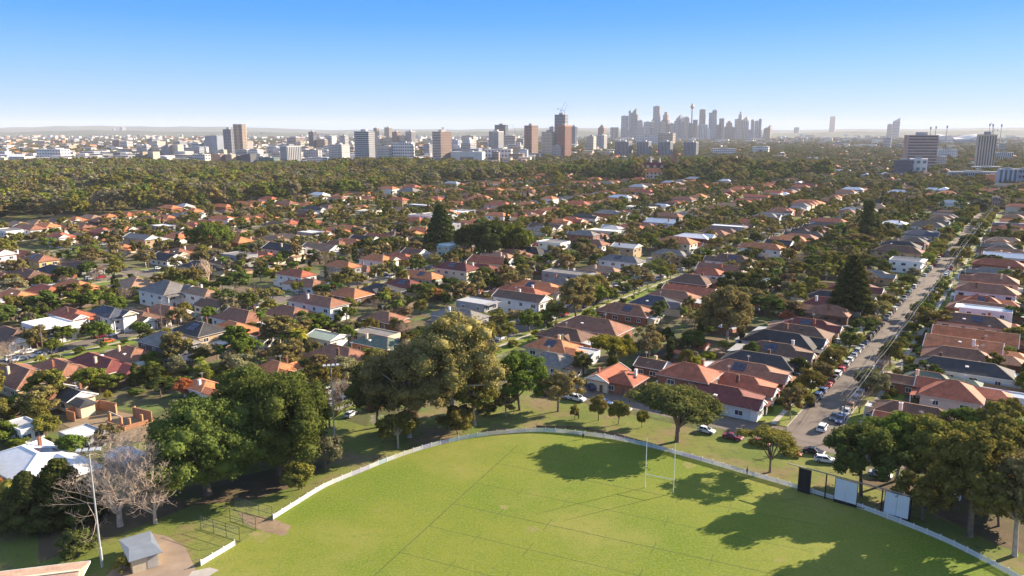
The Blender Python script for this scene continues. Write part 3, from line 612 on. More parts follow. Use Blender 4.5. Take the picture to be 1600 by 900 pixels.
        if rw_:
            q = g.choice((-1, 1)); w3 = W*g.uniform(.5, .68); yc3 = q*(W/2-w3/2); l3 = g.uniform(4, 7); m3 = MB(); m3.box(-L/2-l3, -L/2-.01, yc3-w3/2, yc3+w3/2, 0, h-.05); build(m3, 'rear_wing', wm, t)
            roof(r, -L/2-l3-o, -L/2+W*.3, yc3-w3/2-o+.01, yc3+w3/2+o-.01, h-.03, w3*.5*.5, w3*.45, 0)
        if g.random() < .4 and style != 'gable' and st == 1:
            m3 = MB(); k3 = L*g.uniform(-.25, .1); w3 = W*.5; roof(m3, -W/2-o-.9, 0, -w3/2, w3/2, h+.02, w3*.5*.55, w3*.1, w3*.1); q = g.choice((-1, 1))
            r.add([(k3+y, -x*q*-1 if False else q*x*-1, z) for x, y, z in m3.v], m3.f)
        build(r, 'roof', rm, t)
        if tier < 2: build(c, 'ridge_cap', {'charcoal': M_PALE, 'grey': M_PALE, 'navy': RM['grey']}.get(rf, RM['tan'] if rf in ('brown', 'darkbrown', 'orange') else M_TRIM if rf in ('white', 'paleblue') else RM['brown']), t)
        # rear lean-to
        if tier < 2 and not rw_ and g.random() < .8 and nm == 'house':
            d_ = g.uniform(2.5, 4.5); w2 = W*g.uniform(.55, .95)/2; x0 = -L/2-d_
            p = MB(); p.box(x0, -L/2-.01, -w2, w2, 0, 2.45); build(p, 'rear_extension', wm if g.random() < .6 else WM['cream'], t)
            p = MB(); zr = 2.93 if st == 1 else 3.2
            p.add([(x0-.4, -w2-.3, 2.46), (-L/2-.02, -w2-.3, zr-.12), (-L/2-.02, w2+.3, zr-.12), (x0-.4, w2+.3, 2.46), (x0-.4, -w2-.3, 2.58), (-L/2-.02, -w2-.3, zr), (-L/2-.02, w2+.3, zr), (x0-.4, w2+.3, 2.58)],
                  [(3, 2, 1, 0), (4, 5, 6, 7), (0, 1, 5, 4), (1, 2, 6, 5), (2, 3, 7, 6), (3, 0, 4, 7)])
            build(p, 'lean_to_roof', RM[g.choice(('palegrey', 'white', 'palegrey', 'tan', 'palegreen'))], t)
            if tier == 0: window(t, x0-.02, w2*.4, 1.4, math.pi, 1.5, 1.1); door(t, x0-.02, -w2*.4, 0, math.pi)
        if g.random() < .6 and tier < 2 and style != 'flat':
            c = MB(); cx, cy = g.uniform(-L*.25, L*.25), g.choice((-1, 1))*W*.27; zt = h+rise+.7; c.box(cx-.4, cx+.4, cy-.3, cy+.3, h, zt); c.box(cx-.48, cx+.48, cy-.38, cy+.38, zt, zt+.15)
            ch = build(c, 'chimney', WM[g.choice(('brick', 'white', 'cream', 'darkbrick'))], t)
            if tier == 0:
                c = MB(); c.tube([(cx, cy, zt+.15), (cx, cy, zt+.55)], [.14, .11], 6); build(c, 'chimney_pot', RM['orange'], ch)
        if tier == 0:
            c = MB()
            for q in (-1, 1): c.box(-L/2-o-.1, L/2+o+.1, q*(W/2+o)+(-.12 if q < 0 else 0), q*(W/2+o)+(.12 if q > 0 else 0), h-.02, h+.12)
            c.box(-L/2-o-.12, -L/2-o-.002, -W/2-o, W/2+o, h-.02, h+.12); build(c, 'gutter', M_TRIM if g.random() < .5 else M_GUT, t)
            if g.random() < .45:
                c = MB(); cx = g.uniform(-L*.3, L*.1); zt = h+rise; c.bar((cx, 0, zt), (cx, 0, zt+2.2), .06); 
                for q in range(5): c.bar((cx-.5, (q-2)*.3*0, zt+1.7+q*.1), (cx+.5, 0, zt+1.7+q*.1), .04)
                c.bar((cx, -.8, zt+2.1), (cx, .8, zt+2.1), .04); build(c, 'antenna', M_METAL, t)
        if g.random() < .3 and tier < 2:
            s_ = MB(); ya = W/2*g.uniform(.35, .7)*g.choice((-1, 1)); x0 = g.uniform(-L*.2, L*.1); z0 = h+.2+rise*(1-abs(ya)/(W/2+o)); s_.box(x0, x0+.9, ya-.45, ya+.45, z0-.1, z0+.25); build(s_, 'skylight', M_GLASS if g.random() < .5 else M_TRIM, t)
        if (g.random() < .22 or 'solar' in label) and tier < 2 and style in ('hip', 'bungalow', 'gable'):
            s_ = MB(); k = math.atan2(rise, W/2+o)
            q = g.choice((-1, 1)); x0 = -L*.15
            for i in range(3):
                for j in range(2):
                    ya = W/2*(.75-.3*j); yb = ya-.28*W/2
                    za, zb = h+.18+rise*(1-ya/(W/2+o)), h+.18+rise*(1-yb/(W/2+o))
                    xa, xb = x0+i*1.25, x0+i*1.25+1.15
                    s_.add([(xa, q*ya, za+.09), (xb, q*ya, za+.09), (xb, q*yb, zb+.09), (xa, q*yb, zb+.09), (xa, q*ya, za+.15), (xb, q*ya, za+.15), (xb, q*yb, zb+.15), (xa, q*yb, zb+.15)],
                           [(3, 2, 1, 0), (4, 5, 6, 7), (0, 1, 5, 4), (1, 2, 6, 5), (2, 3, 7, 6), (3, 0, 4, 7)])
            build(s_, 'solar_panel', M_SOLAR, t)
    # windows on both long sides, the back and upper floors
    if tier < 2 or st == 2:
        nw = max(2, int(L/5)) if tier < 2 else 2
        for fl in range(st):
            z = 1.55+fl*2.95
            for q in (-1, 1):
                for i in range(nw):
                    x = -L/2+L*(i+.5)/nw+g.uniform(-.5, .5)
                    window(t, x, q*(W/2+.01), z, q*math.pi/2, 1.3 if g.random() < .6 else 2.0, 1.2, tier == 0)
            if style == 'flat' or (st == 2 and fl == 1):
                for q in (-.26, .26): window(t, L/2+.01, q*W, z, 0, 2.2, 1.5, tier < 2); window(t, -L/2-.01, q*W, z, math.pi, 1.8, 1.2, tier < 2)
            elif style in ('hip', 'gable') and fl == 0:
                window(t, L/2+.01, -W*.25, z, 0, 1.6, 1.2, tier == 0); window(t, -L/2-.01, W*.25, z, math.pi, 1.6, 1.2, tier == 0)
                if tier == 0: door(t, L/2+.01, W*.2, 0, 0)
    FOOT.append((X, Y, L/2, W/2, rz)); return t
def inside(x, y, pad=1.0):
    for (X, Y, a, b, rz) in FOOT:
        dx, dy = x-X, y-Y
        if dx*dx+dy*dy > (a+b+pad)**2: continue
        c, s_ = math.cos(-rz), math.sin(-rz)
        if abs(c*dx-s_*dy) < a+pad and abs(s_*dx+c*dy) < b+pad: return True
    return False
def overlaps(x, y, L, W, rz, pad=.3):
    """footprint against those already placed (sampled)"""
    c, s_ = math.cos(rz), math.sin(rz)
    for i in (-1, -.5, 0, .5, 1):
        for j in (-1, 0, 1):
            lx, ly = i*L/2, j*W/2
            if inside(x+c*lx-s_*ly, y+s_*lx+c*ly, pad): return True
    return False
FAR, NEAR_ = ROT+math.pi/2, ROT-math.pi/2     # local +x towards larger w / smaller w
# houses read one by one off the photograph: (px, py of the roof centre, roof height, facing, L, W, storeys, roof, wall, style, label)
A, B_ = FAR, NEAR_
OV = [
 (62, 402, 7, B_, 20, 10, 2, 'brown', 'yellow', 'hip', 'long yellow two-storey flats under a brown hipped roof'),
 (75, 503, 6.5, B_, 15, 11, 2, 'white', 'white', 'flat', 'boxy white two-storey house with flat white roof and front balcony'),
 (112, 489, 6.5, B_, 17, 8.5, 2, 'red', 'white', 'bungalow', 'white two-storey house with dark red roof beside the boxy white house'),
 (172, 487, 6.5, B_, 16, 9, 2, 'navy', 'white', 'bungalow', 'white gabled two-storey house with dark navy roof on white-house street'),
 (216, 490, 4.5, B_, 17, 9.5, 1, 'darkbrown', 'cream', 'bungalow', 'dark brown-roofed cream bungalow beside the navy-roofed white house'),
 (258, 482, 4.5, B_, 17, 10, 1, 'brown', 'cream', 'bungalow', 'brown-roofed gabled bungalow two doors from the navy-roofed white house'),
 (262, 449, 7, B_, 19, 15, 2, 'grey', 'white', 'bungalow', 'big white two-storey house with several grey gables above white-house street'),
 (212, 441, 4.5, A, 17, 15, 1, 'tan', 'tan', 'hip', 'wide tan hip-roofed house behind the big grey-gabled white house'),
 (314, 456, 6.5, B_, 17, 8, 2, 'tan', 'white', 'hip', 'white two-storey house under a tan tiled roof near the dead tree'),
 (336, 472, 4.5, B_, 15, 9, 1, 'darkbrown', 'white', 'gable', 'small white-gabled bungalow with dark roof below the dead tree'),
 (366, 461, 4.5, B_, 16, 10, 1, 'brown', 'cream', 'bungalow', 'brown-roofed cream bungalow between the dead tree and white-gabled bungalow'),
 (264, 529, 7, A, 18, 10.5, 2, 'grey', 'darkgrey', 'hip', 'dark grey rendered two-storey house with plain grey hipped roof'),
 (312, 514, 6.5, A, 15, 11, 2, 'charcoal', 'tan', 'hip', 'tan brick two-storey house with charcoal roof and solar panels'),
 (364, 510, 4.5, A, 16, 12, 1, 'orange', 'tan', 'hip', 'orange hip-roofed bungalow beside the charcoal-roofed tan brick house'),
 (205, 548, 4.5, A, 14, 10, 1, 'brown', 'cream', 'hip', 'brown hip-roofed bungalow with flat grey rear awning beside dark grey house'),
 (157, 562, 4.5, A, 22, 9.5, 1, 'maroon', 'tan', 'hip', 'long maroon-roofed bungalow with orange back hip on white-house street'),
 (96, 570, 4.5, A, 18, 10, 1, 'brown', 'cream', 'hip', 'brown bungalow with double rear hips behind the yellow-green tree'),
 (34, 582, 4.5, A, 22, 12, 1, 'brown', 'tan', 'hip', 'large brown and orange hip-roofed tan bungalow at the picture edge'),
 (20, 520, 4.5, B_, 18, 11, 1, 'darkbrown', 'brick', 'bungalow', 'dark brown-roofed red brick bungalow beyond the white car'),
 (316, 598, 4, A, 9, 6.5, 1, 'orange', 'white', 'hip', 'small white studio with orange hipped roof behind the huge figs'),
 (112, 613, 3.8, A, 10, 7, 1, 'charcoal', 'cream', 'gable', 'small charcoal-roofed backyard cottage above the brick building site'),
 (70, 607, 3.8, A, 7, 5, 1, 'brown', 'white', 'gable', 'tiny white gabled granny flat with maroon roof beside yellow-green tree'),
 (262, 400, 4.5, B_, 16, 11, 1, 'charcoal', 'white', 'gable', 'white-gabled house with dark slate roof in front of palm street trees'),
 (190, 384, 4.5, A, 16, 10, 1, 'orange', 'cream', 'hip', 'bright orange-roofed house above the palm trees'),
 (344, 468, 4.5, B_, 14, 8, 1, 'grey', 'paleblue', 'bungalow', 'pale blue weatherboard house under a grey roof by the dead tree') if 0 else None,
 (497, 468, 7, A, 24, 9.5, 2, 'brown', 'white', 'hip', 'long white two-storey house with grey-brown roof and rear balcony'),
 (452, 485, 4.5, A, 18, 12, 1, 'brown', 'brick', 'hip', 'brown hip-roofed brick bungalow just before the long white two-storey house'),
 (547, 455, 4.5, A, 16, 11, 1, 'orange', 'darkbrick', 'hip', 'orange-red hip-roofed bungalow behind the long white two-storey house'),
 (597, 449, 4.5, A, 17, 11, 1, 'charcoal', 'cream', 'hip', 'charcoal-roofed bungalow with white chimney on white-house street'),
 (632, 441, 4.5, A, 17, 11, 1, 'maroon', 'cream', 'hip', 'dark maroon-roofed bungalow next to the charcoal-roofed one'),
 (463, 427, 6.5, B_, 17, 9, 2, 'red', 'white', 'hip', 'white two-storey house under a red-brown hipped roof near roadside hedge'),
 (484, 440, 4.5, B_, 15, 10, 1, 'brown', 'white', 'bungalow', 'white double-gabled bungalow in front of red-roofed two-storey house'),
 (590, 404, 6.5, B_, 17, 10, 2, 'orange', 'white', 'bungalow', 'white two-storey house with bright orange roof on white-house street'),
 (535, 414, 6.5, B_, 17, 9, 2, 'orange', 'grey', 'hip', 'grey-walled house with burnt orange roof near the white gabled pair'),
 (566, 417, 4.5, B_, 15, 9, 1, 'brown', 'white', 'bungalow', 'white front-gabled bungalow with maroon-brown roof below the orange-roofed white house'),
 (714, 416, 7, B_, 20, 10.5, 2, 'maroon', 'cream', 'hip', 'cream two-storey house under a wide plum-coloured hipped roof'),
 (755, 418, 4.5, B_, 18, 12, 1, 'maroon', 'tan', 'hip', 'plum-roofed tan bungalow next to the wide cream two-storey house'),
 (512, 523, 3.6, A, 11, 8, 1, 'palegreen', 'white', 'gable', 'white garage with pale green metal gable roof behind the palm clump'),
 (587, 519, 3.4, A, 16, 8, 1, 'grey', 'cream', 'flat', 'long flat grey-roofed cream shed above the green-grey hipped roof'),
 (592, 529, 4.5, A, 16, 9, 1, 'green', 'orangebrick', 'hip', 'orange brick bungalow with dull green-grey hipped roof beside the giant gum'),
 (532, 551, 5, A, 22, 15, 1, 'brown', 'tan', 'hip', 'very wide brown and orange hip-roofed bungalow behind the brown leafless tree'),
 (448, 552, 3.6, A, 10, 8, 1, 'grey', 'tan', 'flat', 'flat grey-roofed garage beside the very wide brown-roofed bungalow'),
 (432, 571, 4.2, A, 11, 9, 1, 'orange', 'tan', 'hip', 'small orange hip-roofed tan house close behind the huge figs'),
 (745, 471, 6, B_, 14, 9, 2, 'palegrey', 'grey', 'flat', 'modern grey flat-roofed two-storey house behind the tallest gum'),
 (718, 491, 6.5, B_, 19, 10, 2, 'grey', 'grey', 'hip', 'grey two-storey house with brown-grey hipped roof by the tallest gum'),
 (815, 462, 7, B_, 22, 8.5, 2, 'darkbrown', 'white', 'gable', 'long white two-storey house with dark roof on leafy middle street'),
 (602, 492, 4.5, A, 13, 10, 1, 'brown', 'darkbrick', 'hip', 'dark grey-brown bungalow with rear deck beside the tallest gum'),
 (411, 518, 4, A, 12, 10, 1, 'maroon', 'white', 'flat', 'low house with flat maroon roof and white carport edge'),
 (928, 503, 5, B_-math.pi, 24, 13, 1, 'brown', 'brick', 'hip', 'long red brick house with wide brown hipped roof on leafy middle street'),
 (864, 535, 4.5, A, 15, 10, 1, 'orange', 'cream', 'hip', 'bright orange hip-roofed house just above the dense upright green tree'),
 (885, 518, 4.5, A, 17, 10, 1, 'darkbrown', 'brick', 'hip', 'dark brown-roofed bungalow right behind the bright orange-roofed house'),
 (905, 547, 3.6, A, 11, 8, 1, 'palegrey', 'paleblue', 'flat', 'pale grey flat-roofed extension with skylights beside the bright orange roof'),
 (862, 558, 4.2, A, 12, 9, 1, 'grey', 'cream', 'hip', 'grey-brown hipped house between the orange roof and the car park'),
 (1024, 467, 4.8, A, 17, 11, 1, 'navy', 'cream', 'hip', 'cream bungalow with dark navy hipped roof in the middle of the block'),
 (980, 480, 4.8, A, 21, 11, 1, 'brown', 'brick', 'hip', 'long brown hip-roofed bungalow next to the navy-roofed one'),
 (1052, 457, 4.8, A, 20, 10, 1, 'brown', 'brick', 'hip', 'brown-roofed bungalow just beyond the navy-roofed cream bungalow'),
 (1078, 450, 4.8, A, 22, 9, 1, 'red', 'brick', 'gable', 'long red-roofed house with pale gable window band mid-block'),
 (1082, 434, 4.8, A, 18, 12, 1, 'darkbrown', 'brick', 'hip', 'dark brown-roofed house with white front gable behind the long red roof'),
 (972, 404, 7, B_, 22, 10, 2, 'grey', 'white', 'hip', 'long white two-storey townhouse row with slate grey roofs'),
 (1048, 394, 7, B_, 18, 9, 2, 'grey', 'tan', 'bungalow', 'tan two-storey duplex with stepped grey gables'),
 (940, 418, 4.8, B_, 20, 9, 1, 'tan', 'grey', 'hip', 'low grey-brown hipped house before the white townhouse row'),
 (979, 384, 6.5, B_, 14, 11, 2, 'palegrey', 'tan', 'gable', 'tan two-storey house with plain light grey gable roof'),
 (929, 380, 6.5, B_, 15, 10, 2, 'brown', 'white', 'hip', 'white two-storey house with brown hipped roof by the column cypress'),
 (1078, 573, 8, A, 14, 11, 2, 'red', 'brick', 'hip', 'tall red brick two-storey house with red-brown hipped roof and white windows'),
 (1122, 607, 5.0, B_, 21, 11, 1, 'maroon', 'paleblue', 'bungalow', 'maroon-roofed pale weatherboard corner house with white front gable'),
 (1148, 590, 4.8, B_, 20, 10.5, 1, 'red', 'cream', 'bungalow', 'orange-red tiled bungalow directly behind the maroon-roofed corner house'),
 (1166, 572, 4.8, B_, 21, 11, 1, 'brown', 'brick', 'bungalow', 'brown-roofed bungalow with light dormer strip behind the orange-red bungalow'),
 (950, 582, 3.8, A+math.pi/2, 13, 6.5, 1, 'red', 'cream', 'gable', 'cream garage with red tiled gable roof facing the car park'),
 (978, 590, 3.6, A+math.pi/2, 9.5, 8.5, 1, 'red', 'brick', 'hip', 'brick double garage with red hipped roof and pale roller door'),
 (1020, 567, 3.8, A+math.pi, 8, 6.5, 1, 'darkbrown', 'darkbrick', 'gable', 'small dark brick cottage with white window behind the garages'),
 (1417, 403, 7, B_, 15, 13, 2, 'navy', 'white', 'flat', 'white boxy modern two-storey townhouse with dark roof and balcony'),
 (1405, 388, 7.5, B_, 24, 11, 2, 'darkbrown', 'tan', 'hip', 'long tan brick two-storey flats with dark roof beside white townhouse'),
 (1398, 346, 7.5, B_, 16, 13, 2, 'white', 'white', 'hip', 'white two-storey house with two open balcony storeys below the tall pines'),
 (1541, 483, 6, A, 17, 8, 2, 'paleblue', 'white', 'flat', 'white house with pale blue metal flat roof on the brick-flat side'),
 (1490, 602, 5.2, A, 14, 13, 1, 'red', 'pink', 'bungalow', 'pinkish house with orange-red hipped roof and row of small windows'),
 (1560, 612, 3.6, A, 15, 5, 1, 'paleblue', 'white', 'flat', 'long low shed with pale blue metal roof behind the pinkish house'),
 (1452, 588, 4.0, A, 12, 8, 1, 'green', 'cream', 'hip', 'low house with dark green roof beside the pinkish house'),
 (1408, 592, 3.6, A, 8, 5.5, 1, 'brown', 'brick', 'gable', 'little brown-roofed brick garage near the roadside palms'),
 (1375, 637, 3.0, A, 6.5, 4.5, 1, 'white', 'cream', 'flat', 'small flat white-roofed carport by the corner gum trees'),
 (1430, 640, 4.5, A, 19, 10, 1, 'darkbrown', 'grey', 'hip', 'dark brown-grey hipped roof house just behind the corner gum trees'),
 (1412, 655, 4.2, A, 12, 7, 1, 'red', 'cream', 'gable', 'striped maroon-tiled garage roof poking above the gum trees'),
 (1573, 398, 7, A, 20, 11, 2, 'paleblue', 'white', 'gable', 'large modern house with broad blue-grey metal roof'),
 (36, 662, 3.4, A, 9, 5, 1, 'palegrey', 'white', 'flat', 'low pale-roofed shed behind the solar-panelled cream house'),
 (47, 706, 5, A, 19, 13, 1, 'white', 'cream', 'hip', 'cream house with white metal hipped roof and dark solar panels'),
 (128, 676, 3.2, A, 8.5, 6.5, 1, 'white', 'grey', 'flat', 'small shed with striped white and dark flat roof below the building site'),
 (200, 712, 3.2, A, 7, 5, 1, 'white', 'cream', 'gable', 'white gable-roofed shed glimpsed behind the large leafless tree'),
 (480, 320, 6, A, 22, 14, 1, 'orange', 'cream', 'bungalow', 'large house with several bright orange-red roofs at the wood edge') if 0 else None,
 (700, 383, 6, A, 10, 10, 2, 'white', 'teal', 'flat', 'pale teal two-storey flat-roofed house near the Norfolk pine'.lower()),
 (640, 296, 8, A, 24, 16, 2, 'grey', 'cream', 'hip', 'big cream mansion with slate roof at the edge of the woods'),
 (1002, 298, 7.5, A, 30, 13, 2, 'red', 'white', 'bungalow', 'long white house with dark red roof below the college'),
 (1038, 345, 7, B_, 26, 14, 2, 'paleblue', 'white', 'gable', 'white house with broad pale blue metal roof and skylights'),
 (547, 305, 8, A, 17, 14, 2, 'grey', 'cream', 'flat', 'grey and cream modern two-storey block at the wood edge'),
]
ovh = []
for i, r_ in enumerate(OV):
    if r_ is None: continue
    px, py, z, rz, L, W, st, rf, wl, sty, lab = r_
    X, Y = G(px, py, z); d = math.hypot(X, Y); hh = z
    ctt = 'shed' if 'shed' in lab else 'garage' if 'garage' in lab else 'carport' if 'carport' in lab and 'house' not in lab else 'flats' if 'flats' in lab else 'house'
    nm = {'house': 'house', 'flats': 'block_of_flats', 'shed': 'garden_shed', 'garage': 'garage', 'carport': 'carport'}[ctt]
    house(X, Y, rz, L, W, st, rf, wl, sty, lab, 0 if d < 420 else 1, 100+i, None, nm, ctt)
    ovh.append(UW(X, Y))
# all other houses: one per lot on both sides of every street
PAL = [('brown', 24), ('darkbrown', 13), ('red', 18), ('orange', 16), ('charcoal', 9), ('grey', 9), ('maroon', 5), ('tan', 5), ('navy', 2), ('white', 2), ('palegrey', 2)]
PAL2 = [('charcoal', 36), ('darkbrown', 30), ('brown', 20), ('navy', 6), ('maroon', 6), ('grey', 6)]
PAL3 = [('orange', 34), ('red', 20), ('brown', 22), ('tan', 14), ('darkbrown', 10), ('charcoal', 8), ('grey', 8), ('palegrey', 4)]
WPAL = [('cream', 20), ('white', 24), ('brick', 20), ('tan', 14), ('darkbrick', 8), ('grey', 6), ('paleblue', 3), ('yellow', 2), ('pink', 2)]
def pick(g, pal):
    t = g.uniform(0, sum(w_ for _, w_ in pal))
    for n, w_ in pal:
        t -= w_
        if t <= 0: return n
    return pal[0][0]
lots = []; g = random.Random(77)
for si, (ws, snm, u0, u1, hw) in enumerate(STREETS):
    for side in (-1, 1):
        u = {(267, -1): 62, (267, 1): 62, (155, 1): 66, (155, -1): 196}.get((ws, side), u0+10)
        while u < u1+80:
            lw = g.uniform(12, 14.5)
            uc = u+lw/2; u += lw
            if any(abs(uc-c[0]) < c[3]+lw*.55 and c[1]-12 <= ws <= c[2]+12 for c in CROSS): continue
            if ws == 155 and side == 1 and uc < 110 and 0: continue
            st = 2 if g.random() < .2 else 1
            L = g.uniform(17, 25); W = lw-g.uniform(1.8, 3.0); set_ = 14.5+g.uniform(-.8, 1.2)
            w_ = ws+side*(set_+L/2)
            X, Y = W2(uc, w_)
            if not seen(X, Y, 60): continue
            if ws >= 604 and side == 1 and uc < 700 and 0: continue
            rz = (NEAR_ if side == 1 else FAR)+g.gauss(0, .02)
            if g.random() < (.06 if uc < 330 else .16): continue
            if g.random() < .22: L = g.uniform(12, 16); w_ = ws+side*(set_+g.uniform(0, 4)+L/2); X, Y = W2(uc, w_)
            pal = PAL2 if ws == 40 and side == 1 else PAL3 if ws >= 380 else PAL
            rf = pick(g, pal); wl = pick(g, WPAL)
            sty = pick(g, [('bungalow', 62), ('hip', 24), ('gable', 10), ('flat', 4)])
            if sty == 'flat': st = 2; rf = g.choice(('white', 'palegrey', 'grey')); wl = g.choice(('white', 'grey', 'cream'))
            lots.append([math.hypot(X, Y), X, Y, rz, L, W, st, rf, wl, sty, si, side, uc])
lots.sort(key=lambda a: a[0])
RW = {'brown': 'brown', 'darkbrown': 'dark brown', 'red': 'red', 'orange': 'orange', 'charcoal': 'charcoal', 'grey': 'grey', 'maroon': 'maroon', 'tan': 'tan', 'navy': 'navy', 'white': 'white', 'palegrey': 'pale grey'}
WW = {'cream': 'cream', 'white': 'white', 'brick': 'red brick', 'tan': 'tan', 'darkbrick': 'dark brick', 'grey': 'grey', 'paleblue': 'pale', 'yellow': 'yellow', 'pink': 'pink'}
kept, rest_lots = [], []
FOOT_OV = list(FOOT)
for l in lots:
    d, X, Y, rz, L, W, st, rf, wl, sty, si, side, uc = l
    if any((X-a)**2+(Y-b)**2 < 22 for (a, b, r) in TREEPOS): continue
    if UW(X, Y)[0] < 178 and (UW(X, Y)[1] < 178): continue
    a_, b_2, _ = P(X, Y, 3)
    if 60 < a_ < 275 and 605 < b_2 < 700: continue
    if overlaps(X, Y, L+1, W, rz, .2): continue
    FOOT.append((X, Y, L/2, W/2, rz))
    (kept if len(kept) < 225 else rest_lots).append(l)
FOOT[:] = FOOT_OV
rank = {}
for (si, side) in {(l[10], l[11]) for l in kept}:
    row = sorted([l[12] for l in kept if (l[10], l[11]) == (si, side)]+[u for (u, w_) in ovh if (STREETS[si][0]+side*12 < w_ < STREETS[si][0]+side*40) or (STREETS[si][0]+side*40 < w_ < STREETS[si][0]+side*12)])
    for k, u in enumerate(row): rank[(si, side, u)] = k+1
for i, l in enumerate(kept):
    d, X, Y, rz, L, W, st, rf, wl, sty, si, side, uc = l
    k = rank[(si, side, uc)]
    kind = {'flat': 'box house', 'bungalow': 'bungalow', 'hip': 'house', 'gable': 'gabled house'}[sty] if st == 1 else 'two-storey house'
    lab = f"{RW[rf]}-roofed {WW[wl]} {kind}, {ordn(k)} from the park, {'far' if side > 0 else 'near'} side of {STREETS[si][1]}"
    if len(lab.replace('-', ' ').split()) > 16: lab = lab.replace(', near side', ', near side').replace('dark brick ', 'brick ').replace('red brick ', 'brick ')
    house(X, Y, rz, L, W, st, rf, wl, sty, lab, 0 if d < 300 else 1 if d < 520 else 2, 1000+i, 'houses in rows along the suburban streets')
# the farther houses: one joined mass
def simple_house(mbs, X, Y, rz, L, W, h, rise, hip):
    c, s_ = math.cos(rz), math.sin(rz)
    T = lambda x, y, z: (X+c*x-s_*y, Y+s_*x+c*y, z)
    a, b, o = L/2, W/2, .5
    mbs[0].add([T(-a, -b, 0), T(a, -b, 0), T(a, b, 0), T(-a, b, 0), T(-a, -b, h), T(a, -b, h), T(a, b, h), T(-a, b, h)], [(0, 1, 5, 4), (1, 2, 6, 5), (2, 3, 7, 6), (3, 0, 4, 7)], mbs[2])
    a += o; b += o
    mbs[1].add([T(-a, -b, h), T(a, -b, h), T(a, b, h), T(-a, b, h), T(-a+hip, 0, h+rise), T(a-hip, 0, h+rise)], [(0, 1, 5, 4), (2, 3, 4, 5), (1, 2, 5), (3, 0, 4), (3, 2, 1, 0)], mbs[3])
HM = [WM[k] for k in ('cream', 'white', 'brick', 'tan', 'grey')]; RMs = [RM[k] for k in ('brown', 'darkbrown', 'red', 'orange', 'charcoal', 'grey', 'tan', 'white', 'palegrey', 'maroon')]
def rows_of(w_, k): return HM[k]
fw, fr2 = MB(), MB(); nf = 0; FARH = []
for l in rest_lots:
    d, X, Y, rz, L, W, st, rf, wl, sty, si, side, uc = l
    ri = {'brown': 0, 'darkbrown': 1, 'red': 2, 'orange': 3, 'charcoal': 4, 'grey': 5, 'tan': 6, 'white': 7, 'palegrey': 8, 'maroon': 9, 'navy': 4}[rf]
    simple_house([fw, fr2, g.randrange(5), ri], X, Y, rz, L, W, 3.2 if st == 1 else 6.2, W*.25, W*.5*(sty != 'gable')); FOOT.append((X, Y, L/2, W/2, rz)); nf += 1
WOOD = lambda u, w_: None
def in_woods(X, Y):
    a, b, d = P(X, Y, 0)
    if a < 860: return UW(X, Y)[1] > 642 and Y < 1520
    if 860 < a < 1290: return 900 < Y < 1500 and b < 292 and not (1290-a < 60 and Y < 1150)
    return False
# suburbs beyond the grid
gr = random.Random(99)
for i in range(5200):
    d = 760*math.exp(gr.random()*1.9); px = gr.uniform(-20, 1620); X, Y = at_depth(px, d)
    u, w_ = UW(X, Y)
    if w_ < 660 and u < 990 and w_ > -190 and not (u > 812 and -60 < w_ < 135): continue
    if in_woods(X, Y) or (px < 850 and Y < 2300 and gr.random() < .8): continue
    if px > 850 and gr.random() < .35: continue
    L, W = gr.uniform(13, 24), gr.uniform(9, 13)
    if d < 1700 and overlaps(X, Y, L, W, ROT, .5): continue
    simple_house([fw, fr2, gr.randrange(5), gr.choice((0, 1, 2, 3, 0, 6, 4, 5, 7, 8, 2, 3))], X, Y, ROT+(math.pi/2 if gr.random() < .6 else 0)+gr.uniform(-.15, .15), L, W, gr.choice((3.2, 3.2, 6.2, 9)), W*.24, W*.5*(gr.random() < .7))
    if d < 1700: FOOT.append((X, Y, L/2, W/2, ROT))
struct('far_house_walls', fw, HM, 'stuff'); struct('far_house_roofs', fr2, RMs, 'stuff')
# ---------------------------------------------------------------- garden, street and wood trees
gt = random.Random(4242); CAND = []
def ok_tree(X, Y, r):
    if inside(X, Y, .6 if r < 4 else .2): return False
    return not any((X-a)**2+(Y-b)**2 < (.55*(r+c))**2 for a, b, c in TREEPOS)
GRID = {}
def free(X, Y, r):
    k = (int(X//12), int(Y//12))
    for i in (-1, 0, 1):
        for j in (-1, 0, 1):
            for (a, b, c) in GRID.get((k[0]+i, k[1]+j), ()):
                if (X-a)**2+(Y-b)**2 < (.54*(r+c))**2: return False
    return True
FG = {}
def fgrid():
    for f in FOOT:
        R_ = f[2]+f[3]+2
        for i in range(int((f[0]-R_)//25), int((f[0]+R_)//25)+1):
            for j in range(int((f[1]-R_)//25), int((f[1]+R_)//25)+1): FG.setdefault((i, j), []).append(f)
fgrid()
def in_house(x, y, pad):
    for (X, Y, a, b, rz) in FG.get((int(x//25), int(y//25)), ()):
        dx, dy = x-X, y-Y; c, s_ = math.cos(-rz), math.sin(-rz)
        if abs(c*dx-s_*dy) < a+pad and abs(s_*dx+c*dy) < b+pad: return True
    return False
def try_tree(X, Y, kind, col, r, h, where):
    a_, b_, _ = P(X, Y, 0)
    if 85 < a_ < 250 and 618 < b_ < 705 and r > 1.2: return
    if not seen(X, Y, 50, h*.7): return
    if in_house(X, Y, .5): return
    if r > 1.2:
        if not free(X, Y, r): return
        if any((X-a)**2+(Y-b)**2 < (.5*(r+c))**2 for a, b, c in TREEPOS): return
    GRID.setdefault((int(X//12), int(Y//12)), []).append((X, Y, r)); CAND.append([h/math.hypot(X, Y), X, Y, kind, col, r, h, where])
